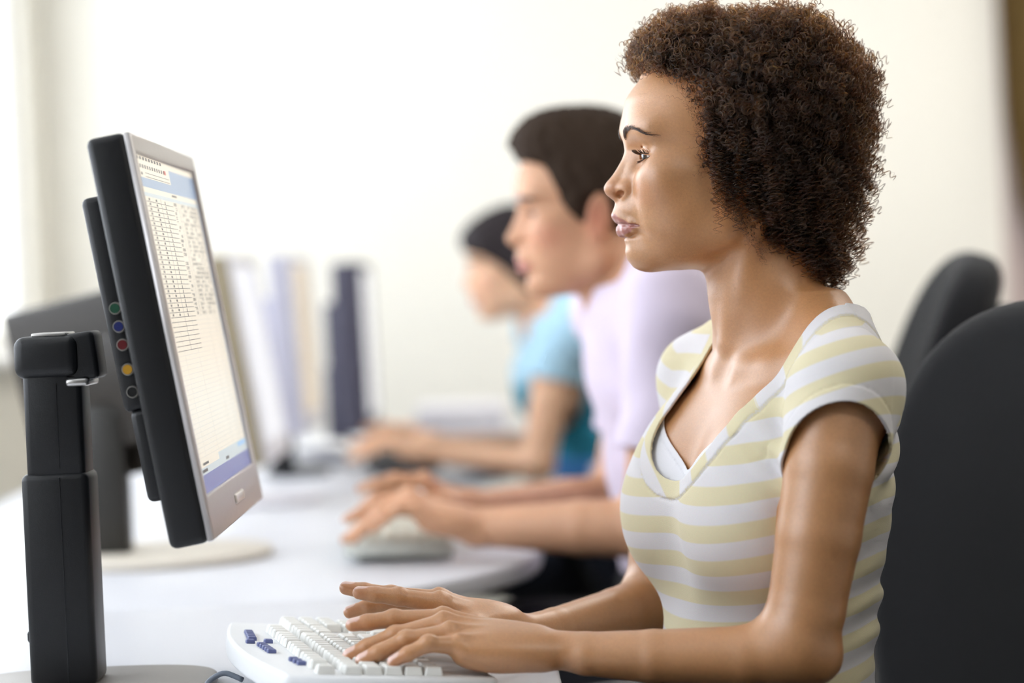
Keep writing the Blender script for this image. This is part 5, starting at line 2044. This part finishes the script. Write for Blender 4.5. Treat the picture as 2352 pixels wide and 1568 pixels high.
def typist(label, head, tf, hv, skin, shirt_m, arms, hands, hairf, hair_m, cloth_off, bust, sleeve_cut, neck_r, boxes, iris, name_top, lower_m, lean=0.0, arch=0.0):
    ops = woman_torso_ops(tf, bust, lean) + [D(const(0.006), 0)]
    W = WORLD
    for sh, el, wr, r in arms:
        sh, el, wr = np.array(sh), np.array(el), np.array(wr)
        mid = (sh + el) / 2
        ops.append(U(p_chain(W, [tuple(sh), tuple(mid), tuple(el)], [r * 1.22, r * 1.08, r * 0.86], 0.004), 0.025))
        m2 = el * 0.62 + wr * 0.38
        ops.append(U(p_chain(W, [tuple(el), tuple(m2), tuple(wr)], [r * 0.86, r * 0.80, r * 0.52], 0.004), 0.02))
    nails = []
    for data, off, sc in hands:
        ops += hand_ops(data, off, sc, nails, arch)
    ops += head_ops(head, hv)
    gx, gy, gz = boxes
    V, Q = polygonise(ops, axis_grid(gx), axis_grid(gy), axis_grid(gz))
    me = mesh_np('person', V, Q)
    attr(me, 'lip', lip_mask(head, V))
    q = head.loc(V)
    bl = 0.55 * np.exp(-(((np.abs(q[:, 1]) - 74) / 10)**2 + ((q[:, 0] - 2 - hv.get('ear', 0)) / 20)**2 + ((q[:, 2] - 2) / 30)**2))
    bl += 0.35 * np.exp(-(((q[:, 0] - 84) / 22)**2 + ((q[:, 2] + 14) / 18)**2))
    attr(me, 'blush', np.clip(bl, 0, 1))
    attr(me, 'nail', np.zeros(len(V)))
    attr(me, 'freckle', np.zeros(len(V)))
    body = link('person', me, skin, None, True)
    tag(body, label, 'person', 'people typing in a row')
    for b in (1, -1):
        eyeball(head, b, body, iris=iris)
    Vh, Qh = polygonise(hairf(head), axis_grid([(head.o[0] - 0.14 * 1, head.o[0] + 0.20, 0.0035)]), axis_grid([(head.o[1] - 0.12, head.o[1] + 0.12, 0.0035)]),
                        axis_grid([(head.o[2] - 0.14, head.o[2] + 0.17, 0.0035)]), 4)
    link('hair', mesh_np('hair', Vh, Qh), hair_m, body, True)
    # eyebrows as soft ridges of hair
    fc = np.where((q[:, 0] > 60) & (q[:, 2] > 15) & (q[:, 2] < 60))[0]
    fq = q[fc]
    rng = np.random.default_rng(5)
    st = []
    for b in (1, -1):
        for k in range(260):
            t = rng.random()
            bb, cc = 11 + 40 * t, np.interp(t, [0, 0.5, 1], [37, 40.5, 34.5]) + rng.uniform(-2.6, 2.6)
            d = (fq[:, 1] - b * bb)**2 + (fq[:, 2] - cc)**2
            p = np.array([fq[d.argmin(), 0] + 0.6, b * bb, cc])
            e = p + np.array([-1.2, b * 6, 0.6])
            st.append(head.o + head.s * (np.stack([p, (p + e) / 2 + np.array([0.8, 0, 0]), e]) @ head.R))
    ls = []
    for b in (1, -1):
        for k in range(70):
            th = rad(rng.uniform(-60, 74))
            base_ = np.array([85.0, b * 31.5, 17.8]) + 14.0 * np.array([math.cos(th), b * math.sin(th), 0.12])
            e = base_ + np.array([math.cos(th), b * math.sin(th), 0.2]) * 6
            ls.append(head.o + head.s * (np.stack([base_, (base_ + e) / 2 + np.array([0, 0, -0.6]), e]) @ head.R))
    curves_obj('eyelashes', ls, [0.0006] * len(ls), hair_mat(name_top + '_lash', 1.0, 0.2), body)
    curves_obj('eyebrows', st, [0.0010] * len(st), hair_mat(name_top + '_brow', 0.96, 0.3), body)
    # the top: torso, shoulders and sleeves
    base = woman_torso_ops(tf, bust, lean) + [D(const(-cloth_off), 0)]
    for (sh, el, wr, r), frac in zip(arms, sleeve_cut):
        sh, el = np.array(sh), np.array(el)
        e2 = sh + (el - sh) * (frac + 0.12)
        base.append(U(p_chain(W, [tuple(sh), tuple(e2)], [r * 1.36, r * 1.36], 0.004), 0.03))

    def folds(P):
        x = tf.loc(P)
        return (-0.003 * np.sin(x[:, 2] * 60 + 3 * np.sin(x[:, 1] * 14)) * np.sin(x[:, 1] * 30 + x[:, 0] * 22)).astype(np.float32)

    def g(P):
        x = tf.loc(P)
        xa = x[:, 0] - lean * 0.34
        d = np.sqrt((xa + 0.018)**2 + (x[:, 1] * 0.92)**2) - neck_r
        d = np.maximum(d, (1.046 - x[:, 2] - (0.12 + lean) * (xa + 0.03))) * tf.s
        for (sh, el, wr, r), frac in zip(arms, sleeve_cut):
            sh, el = np.array(sh, np.float32), np.array(el, np.float32)
            ax = (el - sh) / np.linalg.norm(el - sh)
            s_ = (P - sh) @ ax
            c = np.linalg.norm((P - sh) - s_[:, None] * ax, axis=1) - r * 1.9
            d = np.minimum(d, np.maximum(np.linalg.norm(el - sh) * frac - s_, c))
        return d.astype(np.float32)
    (x0, _, _), (_, x1, _) = gx[0], gx[-1]
    o = tf.o
    V, Q = polygonise(base + [D(folds, 0.004)], axis_grid([(o[0] - 0.26, o[0] + 0.26, 0.0042)]), axis_grid([(o[1] - 0.30, o[1] + 0.30, 0.0042)]), axis_grid([(0.56, 1.18, 0.0042)]), 4)
    V, Q, nv = cut_shell(V, Q, g, 0.003, 0.0042)
    me = mesh_np(name_top, V, Q)
    top = link(name_top, me, shirt_m, body, True)
    # trousers
    lo = [U(p_loft(tf, [0.43, 0.50, 0.60, 0.66], [0.02, 0.01, 0, 0.01], [0] * 4, [0.13, 0.13, 0.118, 0.108], [0.12, 0.125, 0.122, 0.115], [0.18, 0.18, 0.167, 0.135]), 0.01)]
    for b in (1, -1):
        lo.append(U(p_chain(tf, [(0.02, b * 0.09, 0.53), (0.22, b * 0.10, 0.53), (0.42, b * 0.105, 0.53), (0.44, b * 0.105, 0.30), (0.42, b * 0.105, 0.09)],
                            [0.085, 0.078, 0.062, 0.055, 0.042], 0.03), 0.04))
    V, Q = polygonise(lo, axis_grid([(o[0] - 0.62, o[0] + 0.2, 0.009)]), axis_grid([(o[1] - 0.34, o[1] + 0.34, 0.009)]), axis_grid([(-0.02, 0.74, 0.009)]))
    link('trousers', mesh_np('trousers', V, Q), lower_m, body, True)
    for b in (1, -1):
        sh = [U(p_cap(tf, (0.40, b * 0.105, 0.045 - o[2]), (0.53, b * 0.115, 0.035 - o[2]), 0.045, 0.035, ((0, 0, 1), 0.8)), 0.01), X(p_plane((0, 0, 0.002), (0, 0, -1)), 0.004)]
        V, Q = polygonise(sh, axis_grid([(o[0] - 0.75, o[0] - 0.2, 0.008)]), axis_grid([(o[1] - 0.35, o[1] + 0.35, 0.008)]), axis_grid([(-0.01, 0.12, 0.008)]))
        link('shoe', mesh_np('shoe', V, Q), mat('shoe_' + name_top, srgb(44, 38, 34), 0.4), body, True)
    return body


MAN = typist('dark haired man in a lavender T-shirt typing behind the curly haired woman',
             Frame((0.137, 3.2, 1.187), 4.0, 0.00107, pitch_deg=4), Frame((0.272, 3.2, -0.046), 10.0, 1.12),
             dict(nose=1.06, jaw=1.12, neck=1.12, adam=True, lid=(-24, 9), ear=15),
             skin_mat('man_skin', srgb(206, 156, 122), srgb(196, 130, 116), srgb(226, 180, 160), srgb(222, 138, 116), 0.5),
             cloth_mat('lavender_jersey', srgb(216, 203, 220)),
             [((0.222, 3.02, 1.035), (0.178, 3.00, 0.768), (-0.064, 3.07, 0.772), 0.0470), ((0.222, 3.38, 1.035), (0.150, 3.42, 0.765), (-0.060, 3.24, 0.782), 0.0470)],
             [('near', (-0.074, 1.040, -0.004), 1.04), ('far', (-0.052, 1.085, 0.000), 1.04)],
             hair_cap_man, mat('dark_short_hair', srgb(54, 41, 31), 0.75, noise=0.4, nscale=300, bump=0.8, bscale=700, spec=0.15), 0.004, False, (0.62, 0.62), 0.080,
             ([(-0.28, 0.06, 0.0028), (0.06, 0.46, 0.0034)], [(2.92, 3.10, 0.003), (3.10, 3.30, 0.0028), (3.30, 3.5, 0.0034)], [(0.58, 0.74, 0.006), (0.74, 0.86, 0.0026), (0.86, 1.06, 0.004), (1.06, 1.34, 0.0026)]),
             (60, 44, 30), 'lavender_shirt', cloth_mat('blue_black_denim', srgb(34, 34, 40)), 0.28, 0.024)

FARW = typist('woman in a turquoise top with dark tied back hair, farthest along the row',
              Frame((0.030, 4.55, 1.133), 4.0, 0.00097, pitch_deg=9), Frame((0.192, 4.55, 0.042), 14.0, 0.98),
              dict(nose=0.97, lid=(-22, 6)),
              skin_mat('fair_skin', srgb(232, 186, 152), srgb(206, 140, 130), srgb(234, 190, 172), srgb(234, 160, 138), 0.5),
              None,
              [((0.095, 4.395, 0.995), (0.040, 4.375, 0.750), (-0.165, 4.44, 0.775), 0.0355), ((0.090, 4.705, 0.995), (0.060, 4.745, 0.755), (-0.150, 4.62, 0.780), 0.0355)],
              [('near', (-0.175, 2.412, 0.002), 0.98), ('far', (-0.142, 2.462, 0.004), 0.98)],
              hair_bob, mat('dark_smooth_hair', srgb(38, 30, 32), 0.6, noise=0.35, nscale=300, bump=0.5, bscale=700, spec=0.25), 0.003, True, (0.34, 0.34), 0.078,
              ([(-0.36, 0.0, 0.0034), (0.0, 0.33, 0.0042)], [(4.31, 4.46, 0.0036), (4.46, 4.65, 0.0034), (4.65, 4.82, 0.0042)], [(0.58, 0.73, 0.006), (0.73, 0.84, 0.0032), (0.84, 1.0, 0.005), (1.0, 1.28, 0.0034)]),
              (40, 28, 22), 'turquoise_top', cloth_mat('navy_denim', srgb(36, 40, 52)), 0.34, 0.012)


def two_tone(body):
    """the far woman's top: pale sky blue yoke and sleeves over a teal body"""
    m, nt, b = new_mat('turquoise_jersey')
    g = nt.nodes.new('ShaderNodeNewGeometry')
    s = nt.nodes.new('ShaderNodeSeparateXYZ')
    nt.links.new(g.outputs['Position'], s.inputs[0])
    r = nt.nodes.new('ShaderNodeMapRange')
    r.inputs['From Min'].default_value = 0.892
    r.inputs['From Max'].default_value = 0.906
    nt.links.new(s.outputs['Z'], r.inputs['Value'])
    mx = nt.nodes.new('ShaderNodeMix')
    mx.data_type = 'RGBA'
    mx.inputs['A'].default_value = srgb(56, 146, 172)
    mx.inputs['B'].default_value = srgb(176, 212, 230)
    nt.links.new(r.outputs['Result'], mx.inputs['Factor'])
    nt.links.new(mx.outputs['Result'], b.inputs['Base Color'])
    b.inputs['Roughness'].default_value = 0.85
    b.inputs['Specular IOR Level'].default_value = 0.2
    for c in body.children:
        if c.name.startswith('turquoise_top'):
            c.data.materials.clear()
            c.data.materials.append(m)


two_tone(FARW)


def belt(body, tf):
    base = woman_torso_ops(tf, True, 0.34) + [D(const(-0.006), 0)]
    V, Q = polygonise(base, axis_grid([(tf.o[0] - 0.18, tf.o[0] + 0.18, 0.005)]), axis_grid([(tf.o[1] - 0.22, tf.o[1] + 0.22, 0.005)]), axis_grid([(0.64, 0.80, 0.005)]), 4)
    V, Q, _ = cut_shell(V, Q, lambda P: (0.028 - np.abs(P[:, 2] - 0.722)).astype(np.float32), 0.004, 0.005)
    b = link('belt', mesh_np('belt', V, Q), cloth_mat('blue_belt_cloth', srgb(70, 140, 210)), body, True)
    w = tf.w(0.055, 0.108, 0.692)
    bk = box('belt_buckle', (0.05, 0.03, 0.05), tuple(w), (0, 0, rad(-40)), bev=0.012, seg=4, material=M_PALE, parent=b)


belt(FARW, Frame((0.192, 4.55, 0.042), 14.0, 0.98))
chair('black office chair half hidden behind the woman in turquoise', (0.52, 4.62, 0), 6, (0.0, 0.80), 0.44, 0.46, 0.07, 8)
